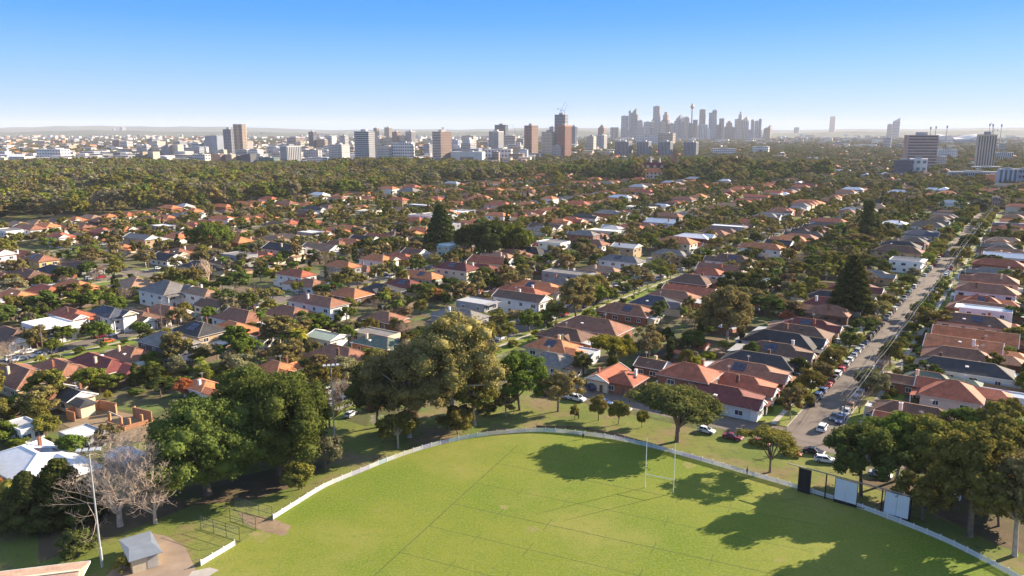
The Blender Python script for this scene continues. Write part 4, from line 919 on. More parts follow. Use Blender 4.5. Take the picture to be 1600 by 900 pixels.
def style_tree():
    q = gt.random()
    if q < .34: return 'round', gt.choice(('olive', 'green', 'olive', 'grey', 'dark', 'green')), gt.uniform(2.4, 4.6), gt.uniform(4.5, 8)
    if q < .56: return 'gum', gt.choice(('gum', 'olive', 'gum')), gt.uniform(3.4, 5.8), gt.uniform(6.5, 11)
    if q < .62: return 'fig', gt.choice(('fig', 'dark', 'green')), gt.uniform(4, 6.5), gt.uniform(7, 12)
    if q < .80: return 'bush', gt.choice(('green', 'bright', 'olive', 'grey', 'dark', 'brown')), gt.uniform(1.3, 2.6), gt.uniform(2, 3.6)
    if q < .86: return 'bare', 'brown', gt.uniform(2.5, 4), gt.uniform(5, 8)
    if q < .90: return 'conifer', gt.choice(('dark', 'deep')), gt.uniform(2, 3), gt.uniform(7, 12)
    if q < .93: return 'column', 'dark', gt.uniform(.9, 1.3), gt.uniform(5, 8)
    if q < .96: return 'palm', 'green', 2, gt.uniform(6, 10)
    return 'round', gt.choice(('bright', 'autumn', 'grey', 'brown')), gt.uniform(2.4, 4), gt.uniform(4, 7)
# kerbside trees
for (ws, snm, u0, u1, hw) in STREETS:
    for side in (-1, 1):
        u = u0+gt.uniform(2, 8)
        while u < u1:
            u += gt.uniform(8, 16) if ws != 40 else gt.uniform(9, 16) if side > 0 else gt.uniform(13, 24)
            if any(abs(u-c[0]) < c[3]+4 and c[1]-5 <= ws <= c[2]+5 for c in CROSS): continue
            X, Y = W2(u, ws+side*(hw+1.6))
            col = gt.choice(('olive', 'green', 'olive', 'dark', 'gum', 'grey')); r = (gt.uniform(2.4, 4.2) if u < 420 else gt.uniform(3.4, 6.0)) if ws in (40, -72) else gt.uniform(2.8, 5.0)
            try_tree(X, Y, 'street' if gt.random() < .9 else 'bare', col, r, r*gt.uniform(1.6, 2.1), ('kerb', ws, side, u))
# back yards
for si in range(len(STREETS)-1):
    w0, w1 = STREETS[si][0], STREETS[si+1][0]
    for k in range(900 if w0 > 60 else 1050):
        u = gt.uniform(40 if w0 >= 155 else 192, 1000) if gt.random() < .7 else gt.uniform(400, 1000); mid = (w0+w1)/2
        w_ = mid+gt.gauss(0, 10) if gt.random() < .68 else gt.uniform(w0+13, w1-13)
        X, Y = W2(u, w_); kind, col, r, h = style_tree()
        if u < 300 and w0 < 100 and r > 3.2: r *= .75; h *= .75
        if u > 300 or w0 >= 155: f_ = 1.0+.25*gt.random(); r *= f_; h *= f_*.9
        try_tree(X, Y, kind, col, r, h, ('yard', w0, 0, u))
# front gardens: hedges and shrubs
for (ws, snm, u0, u1, hw) in STREETS:
    for side in (-1, 1):
        u = u0
        while u < min(u1, 560):
            u += gt.uniform(3, 9); X, Y = W2(u, ws+side*gt.uniform(10.5, 14))
            if any(abs(u-c[0]) < c[3]+2 and c[1]-5 <= ws <= c[2]+5 for c in CROSS): continue
            try_tree(X, Y, 'bush', gt.choice(('green', 'dark', 'olive', 'bright')), gt.uniform(.9, 2.1), gt.uniform(1.3, 3.2), ('front', ws, side, u))
# bottom-left gardens beside the park
for k in range(330):
    X, Y = W2(gt.uniform(30, 200), gt.uniform(165, 240)); kind, col, r, h = style_tree()
    if k > 120: kind, col, r, h = 'bush', gt.choice(('green', 'olive', 'grey', 'bright', 'dark')), gt.uniform(.9, 2.1), gt.uniform(1.2, 3); a, b, _ = P(X, Y, 4)
    if (80 < a < 255 and 605 < b < 690): continue
    try_tree(X, Y, kind, col, min(r, 3.4), min(h, 6.5), ('yard', 155, 0, UW(X, Y)[0]))
# between the park and the gardens, behind the figs
for (px, py, kind, col, r, h) in ((585, 640, 'bush', 'brown', 2.2, 2.6), (640, 655, 'bush', 'brown', 2.0, 2.4), (760, 645, 'bush', 'olive', 2.4, 3.2), (790, 650, 'gum', 'gum', 3.4, 7), (1440, 700, 'round', 'olive', 4, 8), (1500, 690, 'round', 'green', 4, 8),
                                  (1550, 700, 'gum', 'olive', 5, 11), (1390, 690, 'round', 'olive', 3.4, 6), (1360, 610, 'round', 'olive', 3.1, 6.2), (1235, 655, 'gum', 'gum', 3.0, 8.5), (1248, 640, 'bush', 'autumn', 1.6, 3.4), (1220, 690, 'bush', 'olive', 1.5, 3),
                                  (560, 668, 'round', 'deep', 5, 10), (600, 690, 'bush', 'deep', 2.6, 4), (150, 800, 'bush', 'deep', 3, 5), (30, 770, 'round', 'olive', 4.5, 8), (230, 770, 'bush', 'dark', 3, 5)):
    X, Y = G(px, py); try_tree(X, Y, kind, col, r, h, ('park', 0, 0, px))
CAND.sort(key=lambda c: -c[0])
n_ind = 292-len(TREEPOS)-12
near_t, per = [], {'fig': 12, 'gum': 16, 'round': 12}
for c in CAND:
    if c[3] == 'bush' or len(near_t) >= 780: continue
    per[c[3]] = per.get(c[3], 0)+1
    if per[c[3]] <= 285: near_t.append(c)
ids = {id(c) for c in near_t}
shr = [c for c in CAND if c[3] == 'bush'][:260]; ids |= {id(c) for c in shr}
far_t = [c for c in CAND if id(c) not in ids]
rk = {}
groups_ = {}
for c in near_t+shr: groups_.setdefault((c[3], '' if c[3] == 'bare' else c[4], c[7][:3]), []).append(c)
SN = {s_[0]: s_[1] for s_ in STREETS}
for key, lst in groups_.items():
    lst.sort(key=lambda c: c[7][3] if c[7][0] != 'park' else c[1])
    for k, c in enumerate(lst):
        kind, col, r, h, (wh, ws, side, u) = c[3], c[4], c[5], c[6], c[7]
        base = {'round': 'rounded tree', 'gum': 'gum tree', 'fig': 'dense fig', 'bush': 'shrub', 'bare': 'leafless twiggy tree', 'conifer': 'conifer', 'column': 'slim cypress', 'palm': 'palm', 'street': 'street tree', 'flat': 'spreading tree'}[kind]
        cw = '' if kind == 'bare' else COLW[col]+' '
        if wh == 'kerb': lab = f"{cw}{base}, {ordn(k+1)} such from the park, {'far' if side > 0 else 'near'} kerb of {SN[ws]}"
        elif wh == 'front': lab = f"{cw}front garden {base}, {ordn(k+1)} such from the park, {'far' if side > 0 else 'near'} side of {SN[ws]}"
        elif wh == 'park': lab = f"{cw}{base}, {ordn(k+1)} such counted across the park edge planting"
        else: lab = f"{cw}backyard {base}, {ordn(k+1)} such from the park, behind {SN[ws]}"
        place_tree(c[1], c[2], kind, col, r, h, lab, {'kerb': 'street trees along the kerbs', 'yard': 'trees in the back yards', 'front': 'shrubs in the front gardens', 'park': 'planting at the park edge'}[wh], None, gt.randrange(3))
# woods, distant gardens: instanced on points as one mass
PTS = []
KI = ['gum', 'round', 'fig', 'gum2', 'bare', 'conifer', 'round2', 'gum3', 'bush']
def kidx(kind, col):
    return {'round': 1 if col in ('green', 'bright', 'autumn') else 6, 'street': 6, 'gum': gt.choice((0, 3, 7)), 'fig': 2, 'bare': 4, 'conifer': 5, 'column': 5, 'palm': 1, 'bush': 8, 'flat': 6}[kind]
for c in far_t: PTS.append((c[1], c[2], 0, c[5]/3.5, c[6]/8., kidx(c[3], c[4])))
gw = np.random.default_rng(8)
cnt = 0
for k in range(17000):          # the wood and the park trees round the college
    Y = gw.uniform(640, 1520); px = gw.uniform(-30, 1300); d = Y*cp+H*sp; X = (px-800)/F*d
    if gw.random() > (Y/1520)**1.0 or not in_woods(X, Y): continue
    if px > 860 and gw.random() < .35: continue
    if in_house(X, Y, 3): continue
    r = gw.uniform(5.5, 12.5)*(1.15 if 880 < px < 1290 else 1)
    if not free(X, Y, r*.85): continue
    # glades
    if math.sin(X/37+Y/61)+math.sin(X/83-Y/47) > 1.35 and px < 860: continue
    if 1000 < px < 1040 and 1040 < Y < 1180: continue
    h = min(20 if px < 880 or Y > 1300 else 29, r*gw.uniform(1.5, 2.6))*(1+.22*math.sin(X/90+1)*math.sin(Y/130)); GRID.setdefault((int(X//12), int(Y//12)), []).append((X, Y, r*.85))
    dark = 880 < px < 1290
    PTS.append((X, Y, 0, r/3.5, h/8, int(gw.choice([2, 2, 5, 0, 1, 6], p=[.3, .2, .08, .17, .1, .15]) if dark else gw.choice([0, 3, 7, 1, 2, 4, 6, 9, 10], p=[.17, .15, .14, .14, .14, .06, .1, .04, .06])))); cnt += 1
for k in range(30000):          # suburbs and far country
    d = 700*math.exp(gw.random()*2.4); px = gw.uniform(-30, 1630); X, Y = at_depth(px, d); u, w_ = UW(X, Y)
    if w_ < 640 and u < 995 and w_ > -190 and not (u > 812 and -60 < w_ < 135): continue
    if in_woods(X, Y): continue
    if px < 840 and Y > 1500 and Y < 2300 and gw.random() < .8: continue
    if d < 1700 and in_house(X, Y, 1.0): continue
    big = d > 2200; r = gw.uniform(4, 8.5)*(1.5 if big else 1); h = gw.uniform(8, 14)*(1.15 if big else 1)
    if not big and not free(X, Y, r*.6): continue
    PTS.append((X, Y, 0, r/3.5, h/8, int(gw.choice([0, 3, 7, 1, 2, 6, 4, 10])))); cnt += 1
PTS = np.array(PTS)
pro = []
for nm_, kind, col, var in (('a', 'gum', 'gum', 5), ('b', 'round', 'green', 5), ('c', 'fig', 'dark', 5), ('d', 'gum', 'olive', 6), ('e', 'bare', 'brown', 1), ('f', 'conifer', 'deep', 5), ('g', 'round', 'olive', 6), ('h', 'gum', 'grey', 7), ('i', 'bush', 'green', 5), ('j', 'gum', 'bright', 8), ('k', 'round', 'grey', 9)):
    if kind == 'bare':
        me = bare_proto(31, 8., 3.5, 4, mat('grey_twig_bark', (.26, .2, .155), .9, .2))
    else:
        me, cl = crown_mesh('far_crown', kind, 900+var*13+ord(nm_), {'conifer': 2.4}.get(kind, 3.5), 8., {'gum': 30, 'bush': 6}.get(kind, 24), 24 if kind != 'bush' else 14, .48, FO[col])
    pro.append(bpy.data.objects.new('far_tree_shape', me))
def scatter(name, pts, protos, kind='stuff'):
    me = bpy.data.meshes.new(name); me.vertices.add(len(pts)); me.vertices.foreach_set('co', pts[:, :3].astype(np.float32).ravel())
    for nm_, arr, ty in (('sxy', pts[:, 3], 'FLOAT'), ('sz', pts[:, 4], 'FLOAT'), ('pick', pts[:, 5], 'INT'), ('rot', gw.uniform(0, 6.28, len(pts)), 'FLOAT')):
        at = me.attributes.new(nm_, ty, 'POINT'); at.data.foreach_set('value', arr.astype(np.int32 if ty == 'INT' else np.float32))
    o = link(name, me); o['kind'] = kind
    ng = bpy.data.node_groups.new(name, 'GeometryNodeTree'); ng.interface.new_socket('Geometry', in_out='INPUT', socket_type='NodeSocketGeometry'); ng.interface.new_socket('Geometry', in_out='OUTPUT', socket_type='NodeSocketGeometry')
    n_ = ng.nodes.new; gi, go = n_('NodeGroupInput'), n_('NodeGroupOutput')
    m2p = n_('GeometryNodeMeshToPoints'); iop = n_('GeometryNodeInstanceOnPoints'); jn = n_('GeometryNodeJoinGeometry')
    for p_ in reversed(protos):
        oi = n_('GeometryNodeObjectInfo'); oi.inputs['Object'].default_value = p_; oi.inputs['As Instance'].default_value = True; ng.links.new(oi.outputs['Geometry'], jn.inputs[0])
    def attr(nm_, ty):
        a = n_('GeometryNodeInputNamedAttribute'); a.data_type = ty; a.inputs['Name'].default_value = nm_; return a.outputs[0]
    cx = n_('ShaderNodeCombineXYZ'); cr = n_('ShaderNodeCombineXYZ'); sx = attr('sxy', 'FLOAT')
    ng.links.new(sx, cx.inputs[0]); ng.links.new(sx, cx.inputs[1]); ng.links.new(attr('sz', 'FLOAT'), cx.inputs[2]); ng.links.new(attr('rot', 'FLOAT'), cr.inputs[2])
    ng.links.new(gi.outputs[0], m2p.inputs[0]); ng.links.new(m2p.outputs[0], iop.inputs['Points']); ng.links.new(jn.outputs[0], iop.inputs['Instance'])
    iop.inputs['Pick Instance'].default_value = True; ng.links.new(attr('pick', 'INT'), iop.inputs['Instance Index'])
    ng.links.new(cx.outputs[0], iop.inputs['Scale']); ng.links.new(cr.outputs[0], iop.inputs['Rotation']); ng.links.new(iop.outputs[0], go.inputs[0])
    md = o.modifiers.new('scatter', 'NODES'); md.node_group = ng; return o
scatter('far_woods', PTS, pro)
# ---------------------------------------------------------------- yards: sheds, fences, driveways
gy = random.Random(31); dv = MB(); pv = MB()
M_PALING = mat('grey_brown_palings', (.17, .13, .10), .95, .3, 2.0, rv=.3)
shed_n, fence_rows, front_n = [], [], []
for l in kept:
    d, X, Y, rz, L, W, st, rf, wl, sty, si, side, uc = l
    ws, snm, hw = STREETS[si][0], STREETS[si][1], STREETS[si][4]
    if d < 520 and gy.random() < .62: shed_n.append((ws, side, uc+gy.uniform(-3, 3), ws+side*gy.uniform(47, 52)))
    if d < 480: fence_rows.append((ws, side, uc-6.7, ws+side*(16+gy.uniform(0, 6)), ws+side*56.3))
    if d < 520: front_n.append((ws, side, uc, W))
    q = gy.choice((-1, 1))*(W/2+.9)
    if d < 600:
        a, b = ws+side*(hw+.15), ws+side*(26+gy.uniform(0, 14)); lo, hi = sorted((a, b))
        dv.add([(*W2(uc+q-1.25, lo), .135), (*W2(uc+q+1.25, lo), .135), (*W2(uc+q+1.25, hi), .135), (*W2(uc+q-1.25, hi), .135)], [(0, 1, 2, 3)])
    if d < 700 and gy.random() < .6:
        a, b = sorted((ws+side*gy.uniform(36, 39), ws+side*gy.uniform(42, 47))); e_ = gy.uniform(2, 5)
        pv.add([(*W2(uc-e_, a), .05), (*W2(uc+e_*.8, a), .05), (*W2(uc+e_*.8, b), .05), (*W2(uc-e_, b), .05)], [(0, 1, 2, 3)])
struct('driveways', dv, mat('driveway_concrete', (.30, .27, .24), .9, .25, .3)); struct('patio_paving', pv, mat('patio_paving', (.33, .27, .22), .9, .25, .4))
def lean_box(t, L, W, h, rm, wm, gable):
    b = MB(); b.box(-L/2, L/2, -W/2, W/2, 0, h); build(b, 'wall', wm, t); r = MB()
    if gable: roof(r, -L/2-.25, L/2+.25, -W/2-.25, W/2+.25, h-.02, W*.2, 0, 0, th=.12)
    else:
        r.add([(-L/2-.3, -W/2-.3, h+.01), (L/2+.3, -W/2-.3, h+.01), (L/2+.3, W/2+.3, h+.3), (-L/2-.3, W/2+.3, h+.3), (-L/2-.3, -W/2-.3, h+.15), (L/2+.3, -W/2-.3, h+.15), (L/2+.3, W/2+.3, h+.45), (-L/2-.3, W/2+.3, h+.45)],
              [(3, 2, 1, 0), (4, 5, 6, 7), (0, 1, 5, 4), (1, 2, 6, 5), (2, 3, 7, 6), (3, 0, 4, 7)])
    build(r, 'roof', rm, t); door(t, L/2+.01, 0, 0, 0, 2.6 if W > 3.5 else 1.0)
cnts = {}
for (ws, side, u, w_) in sorted(shed_n):
    X, Y = W2(u, w_); L, W = gy.uniform(4.5, 8), gy.uniform(3.2, 5.5)
    if inside(X, Y, 2.5) or not seen(X, Y, 20) or (80 < P(X, Y, 1)[0] < 260 and 610 < P(X, Y, 1)[1] < 690): continue
    rf = gy.choice(('palegrey', 'white', 'grey', 'brown', 'red', 'palegrey', 'darkbrown', 'palegreen')); k = cnts[(ws, side)] = cnts.get((ws, side), 0)+1
    t = thing('garden_shed', f"{ {'palegrey':'pale grey','darkbrown':'dark brown','palegreen':'pale green'}.get(rf, rf)}-roofed backyard shed, {ordn(k)} from the park, {'far' if side > 0 else 'near'} side of {SN[ws]}", 'shed', (X, Y, 0), (NEAR_ if side > 0 else FAR)+gy.choice((0, math.pi/2)), 'backyard sheds')
    lean_box(t, L, W, 2.3, RM[rf], WM[gy.choice(('cream', 'white', 'grey', 'brick', 'tan'))], gy.random() < .55); FOOT.append((X, Y, L/2, W/2, 0))
cnts = {}
for (ws, side, u, wa, wb) in sorted(fence_rows):
    k = cnts[(ws, side)] = cnts.get((ws, side), 0)+1; X, Y = W2(u, (wa+wb)/2); n = abs(wb-wa)
    if not seen(X, Y, 20) or inside(X, Y, 0): continue
    t = thing('paling_fence', f"brown paling fence between back yards, {ordn(k)} from the park, {'far' if side > 0 else 'near'} side of {SN[ws]}", 'fence', (X, Y, 0), ROT+math.pi/2, 'paling fences between the yards')
    b = MB(); b.box(-n/2, n/2, -.03, .03, .05, 1.75); build(b, 'paling_panel', M_PALING, t)
    b = MB(); b.box(-n/2, n/2, -.07, -.031, 1.5, 1.6); b.box(-n/2, n/2, -.07, -.031, .4, .5); build(b, 'rail', M_PALING, t)
for (ws, side, ua, ub) in ((40, 1, 195, 560), (155, 1, 66, 560), (267, 1, 62, 560), (380, 1, 62, 560), (-72, 1, 195, 560)):   # rear boundary of each block
    u = ua; k = 0
    while u < ub:
        X, Y = W2(u+6.2, ws+57); k += 1
        if seen(X, Y, 20) and not inside(X, Y, .5):
            t = thing('paling_fence', f"brown rear boundary paling fence, {ordn(k)} from the park, behind {SN[ws]}", 'fence', (X, Y, 0), ROT, 'rear boundary fences')
            b = MB(); b.box(-6.2, 6.2, -.03, .03, .05, 1.8); build(b, 'paling_panel', M_PALING, t); b = MB(); b.box(-6.2, 6.2, -.07, -.031, 1.5, 1.6); build(b, 'rail', M_PALING, t)
        u += 12.6
cnts = {}
for (ws, side, u, W) in sorted(front_n):
    k = cnts[(ws, side)] = cnts.get((ws, side), 0)+1; hw = [s_[4] for s_ in STREETS if s_[0] == ws][0]; X, Y = W2(u, ws+side*(hw+4.5))
    c = gy.choice(('white', 'cream', 'brick', 'grey', 'white'))
    t = thing('front_fence', f"low {'red brick' if c == 'brick' else c} pier fence, {ordn(k)} from the park, {'far' if side > 0 else 'near'} side of {SN[ws]}", 'fence', (X, Y, 0), ROT, 'low front garden fences')
    b = MB(); b.box(-6.2, 2.6, -.09, .09, 0, .72); build(b, 'wall', WM[c], t)
    for x in (-6.2, -3.3, -.4, 2.5): b = MB(); b.box(x-.2, x+.2, -.2, .2, 0, 1.0); b.box(x-.25, x+.25, -.25, .25, 1.0, 1.08); build(b, 'pier', WM[c], t)
# ---------------------------------------------------------------- cars
PAINT = {k: mat('car_paint_'+k.replace(' ', '_'), c, .3, .03, 1, spec=.6) for k, c in {'white': (.72, .73, .74), 'silver': (.42, .44, .46), 'black': (.02, .02, .022), 'dark grey': (.08, .085, .09), 'red': (.42, .025, .02), 'blue': (.06, .11, .25), 'navy': (.03, .04, .09), 'orange': (.6, .16, .03), 'bronze': (.22, .13, .06), 'green': (.05, .14, .11), 'maroon': (.18, .02, .03)}.items()}
M_CGL = mat('car_glass', (.018, .02, .024), .08, .2, 1, spec=.7); M_TYRE = mat('tyre_rubber', (.02, .02, .02), .9, .2); M_RIM = mat('alloy_rim', (.4, .4, .42), .35, .1, 1, metal=.6)
M_HL = mat('headlight_glass', (.75, .76, .75), .15, .05); M_TL = mat('tail_light_plastic', (.4, .02, .02), .3, .05)
def car_shape(kind):
    L, W, hb_, hr_ = {'hatchback': (4.1, 1.75, .92, 1.48), 'sedan': (4.7, 1.82, .92, 1.43), 'four-wheel drive': (4.7, 1.9, 1.08, 1.76), 'station wagon': (4.8, 1.82, .93, 1.48), 'utility truck': (5.2, 1.88, 1.05, 1.76), 'van': (4.9, 1.9, 1.05, 2.0)}[kind]
    a = L/2; b = MB(); w0 = W/2
    prof = [(-a+.05, .32), (-a, .6), (-a+.06, hb_-.1), (-a+.25, hb_), (a*.42, hb_), (a-.35, hb_-.12), (a-.05, hb_-.3), (a, .5), (a-.08, .3)]
    n = len(prof); ys = [(-w0+.10, .0), (-w0, 1), (w0, 1), (w0-.10, 0)]
    vs = []
    for y, k in ((-w0+.12, .93), (-w0, 1), (w0, 1), (w0-.12, .93)):
        vs += [(x*(1 if k == 1 else .985), y, .3+(z-.3)*(1 if k == 1 else 1.035)) for x, z in prof]
    fs = [tuple(range(n))[::1], tuple(range(4*n-1, 3*n-1, -1))]
    for r in range(3): fs += [(r*n+i, (r+1)*n+i, (r+1)*n+(i+1) % n, r*n+(i+1) % n) for i in range(n)]
    b.add(vs, fs)
    x0, x1, t0, t1 = {'hatchback': (-a+.12, a*.45, -a+.5, a*.05), 'sedan': (-a*.72, a*.42, -a*.42, a*.08), 'four-wheel drive': (-a+.1, a*.5, -a+.35, a*.2), 'station wagon': (-a+.12, a*.42, -a+.55, a*.08), 'utility truck': (-a*.18, a*.5, -a*.1, a*.22), 'van': (-a+.08, a*.72, -a+.15, a*.45)}[kind]
    g = MB(); q, p = w0-.08, w0-.26; zz = hb_-.03
    g.add([(x0, -q, zz), (x1, -q, zz), (x1, q, zz), (x0, q, zz), (t0, -p, hr_-.06), (t1, -p, hr_-.06), (t1, p, hr_-.06), (t0, p, hr_-.06)], [(0, 1, 5, 4), (1, 2, 6, 5), (2, 3, 7, 6), (3, 0, 4, 7), (4, 5, 6, 7)])
    b.add([(t0-.06, -p-.03, hr_-.07), (t1+.04, -p-.03, hr_-.07), (t1+.04, p+.03, hr_-.07), (t0-.06, p+.03, hr_-.07), (t0+.05, -p+.08, hr_), (t1-.1, -p+.08, hr_), (t1-.1, p-.08, hr_), (t0+.05, p-.08, hr_)], [(0, 1, 5, 4), (1, 2, 6, 5), (2, 3, 7, 6), (3, 0, 4, 7), (4, 5, 6, 7), (3, 2, 1, 0)])
    for s_ in (-1, 1):
        b.bar((x0, s_*q, zz), (t0, s_*p, hr_-.05), .1); b.bar((x1, s_*q, zz), (t1, s_*p, hr_-.05), .08); xm = (x0+x1)/2-.1; b.bar((xm, s_*q, zz), (xm, s_*p, hr_-.05), .08)
        b.box(x1-.25, x1-.1, s_*(w0+.02), s_*(w0+.17), hb_, hb_+.14)
    if kind == 'utility truck':
        b.box(-a+.05, x0-.05, -w0+.06, -w0+.12, hb_, hb_+.25); b.box(-a+.05, x0-.05, w0-.12, w0-.06, hb_, hb_+.25); b.box(-a+.05, -a+.1, -w0+.12, w0-.12, hb_, hb_+.25)
    wl = MB(); rm = MB()
    for i in range(12):
        t, t2 = 2*math.pi*i/12, 2*math.pi*(i+1)/12; r_ = .33
        wl.add([(r_*math.cos(t), -.11, r_*math.sin(t)), (r_*math.cos(t2), -.11, r_*math.sin(t2)), (r_*math.cos(t2), .11, r_*math.sin(t2)), (r_*math.cos(t), .11, r_*math.sin(t))], [(0, 3, 2, 1)])
        for y in (-.11, .11): wl.add([(0, y, 0), (r_*math.cos(t), y, r_*math.sin(t)), (r_*math.cos(t2), y, r_*math.sin(t2))], [(0, 1, 2)])
        for y in (-.125, .125): rm.add([(0, y, 0), (.2*math.cos(t), y, .2*math.sin(t)), (.2*math.cos(t2), y, .2*math.sin(t2))], [(0, 1, 2)])
    h = MB(); h.box(a-.14, a+.012, -.2, .2, hb_-.36, hb_-.2); tl = MB(); tl.box(-a-.012, -a+.1, -.1, .1, hb_-.32, hb_-.1)
    return dict(body=b.mesh('body', PAINT['white']), win=g.mesh('window', M_CGL), wheel=wl.mesh('wheel', M_TYRE), rim=rm.mesh('rim', M_RIM), hl=h.mesh('headlight', M_HL), tl=tl.mesh('tail_light', M_TL), a=a, w=w0)
CARS = {}
def car(X, Y, rz, kind, col, label, group, full=True, z=.062):
    if kind not in CARS: CARS[kind] = car_shape(kind)
    s_ = CARS[kind]; t = thing('parked_car', label, 'car' if kind not in ('van', 'utility truck') else kind, (X, Y, z), rz, group)
    o = link('body', s_['body'], t); setmat(o, PAINT[col]); link('window', s_['win'], t)
    for i in (-1, 1):
        for j in (-1, 1):
            wv = link('wheel', s_['wheel'], t, (i*s_['a']*.62, j*(s_['w']-.1), .33))
            if full: link('rim', s_['rim'], wv)
    if full:
        for j in (-1, 1): link('headlight', s_['hl'], t, (0, j*(s_['w']-.36), 0)); link('tail_light', s_['tl'], t, (0, j*(s_['w']-.3), 0))
    return t
gc = random.Random(2024); ncar = {}
CW = ['white']*11+['silver']*5+['dark grey']*4+['black']*4+['blue']*2+['red']*2+['navy']*2+['maroon', 'bronze', 'green']
CK = ['hatchback']*4+['sedan']*4+['four-wheel drive']*6+['station wagon']*2+['utility truck']*2+['van']
lots_c = []
for (ws, snm, u0, u1, hw) in STREETS:
    if ws < -100: continue
    dens = {40: .88, 155: .66, 267: .42, 380: .35, -72: .5}.get(ws, .3)
    for side in (-1, 1):
        u = u0+(14 if ws == 40 and side == 1 else 5)
        while u < min(u1, 800):
            u += gc.uniform(5.6, 6.6)
            if any(abs(u-c[0]) < c[3]+5 and c[1]-5 <= ws <= c[2]+5 for c in CROSS): continue
            if gc.random() > dens : continue
            X, Y = W2(u, ws+side*(hw-1.15))
            if seen(X, Y, 10): lots_c.append((math.hypot(X, Y), X, Y, ws, side, u, ROT+(0 if side > 0 else math.pi)+(math.pi if gc.random() < .1 else 0)))
for l in kept:        # cars standing in driveways
    d, X, Y, rz, L, W, st, rf, wl, sty, si, side, uc = l
    if d < 480 and gc.random() < .3:
        ws = STREETS[si][0]; x, y = W2(uc+gc.choice((-1, 1))*(W/2+.9), ws+side*gc.uniform(12, 16))
        if not inside(x, y, .6): lots_c.append((d, x, y, ws, side*3, uc, ROT+math.pi/2*side))
lots_c.sort(); lots_c = sorted(lots_c[:285], key=lambda c: (c[3], c[4], c[5]))
for (d, X, Y, ws, side, u, rz) in lots_c:
    k = ncar[(ws, side)] = ncar.get((ws, side), 0)+1; col, kind = gc.choice(CW), gc.choice(CK)
    sd_ = 'far' if side > 0 else 'near'
    lab = f"{col} {kind} in a driveway, {ordn(k)} from the park, {sd_} side of {SN[ws]}" if abs(side) == 3 else f"{col} {kind}, {ordn(k)} parked car from the park, {sd_} kerb of {SN[ws]}"
    car(X, Y, rz+gc.uniform(-.03, .03), kind, col, lab, 'cars parked in driveways' if abs(side) == 3 else 'cars parked along the kerbs', d < 420, .14 if abs(side) == 3 else .062)
for (px, py, rz, kind, col, lab) in ((1238, 712, ROT-math.pi/2+.1, 'hatchback', 'red', 'bright red hatchback at the end of the wide street facing the oval'),
    (1272, 709, ROT-math.pi/2, 'sedan', 'black', 'black sedan in the row facing the oval beside the red hatchback'), (1290, 722, ROT-math.pi/2+.25, 'station wagon', 'white', 'white station wagon parked nearest the black sight screen panel'),
    (851, 618, ROT-math.pi/2, 'sedan', 'black', 'black sedan parked at the park lawn beside the spindly gum trunk'), (880, 622, ROT-math.pi/2, 'hatchback', 'silver', 'silver hatchback half hidden behind the spindly gum tree'),
    (902, 626, ROT-math.pi/2, 'four-wheel drive', 'white', 'white four-wheel drive between the spindly gum and young park trees'), (945, 632, ROT-math.pi/2, 'hatchback', 'blue', 'bright blue hatchback beside the young park trees'),
    (973, 641, ROT-math.pi/2, 'sedan', 'white', 'white sedan nose out by the young tree next to the cedar'), (1104, 676, ROT-math.pi/2, 'hatchback', 'white', 'white hatchback just past the wide cedar at the park kerb'),
    (1145, 686, ROT-math.pi/2, 'sedan', 'maroon', 'maroon sedan at the park kerb near the corner house fence'), (1186, 696, ROT-math.pi/2, 'sedan', 'red', 'red sedan partly behind the open-branched olive tree'),
    (922, 608, ROT+.9, 'four-wheel drive', 'navy', 'navy and white four-wheel drive nosed in by the cream garage'), (1303, 655, ROT+math.pi, 'hatchback', 'dark grey', 'dark grey hatchback driving alone down the wide street'),
    (1285, 672, ROT, 'four-wheel drive', 'white', 'white four-wheel drive pausing at the corner kerb of the wide street'),
    (1480, 778, ROT-math.pi/2, 'sedan', 'white', 'white sedan glimpsed beneath the gum row beyond the sight screens'), (1529, 784, ROT-math.pi/2, 'hatchback', 'blue', 'blue hatchback glimpsed beneath the forked gum'), (1375, 745, ROT-math.pi/2, 'sedan', 'silver', 'silver sedan glimpsed between the two white sight screens'),
    (548, 650, ROT+.3, 'hatchback', 'white', 'white hatchback in the shade behind the middle floodlight pole'), (170, 535, ROT, 'hatchback', 'orange', 'bright orange hatchback parked on white-house street'), (20, 562, ROT, 'four-wheel drive', 'white', 'white four-wheel drive by the hedge on white-house street at picture edge')):
    X, Y = G(px, py); car(X, Y, rz, kind, col, lab, None)
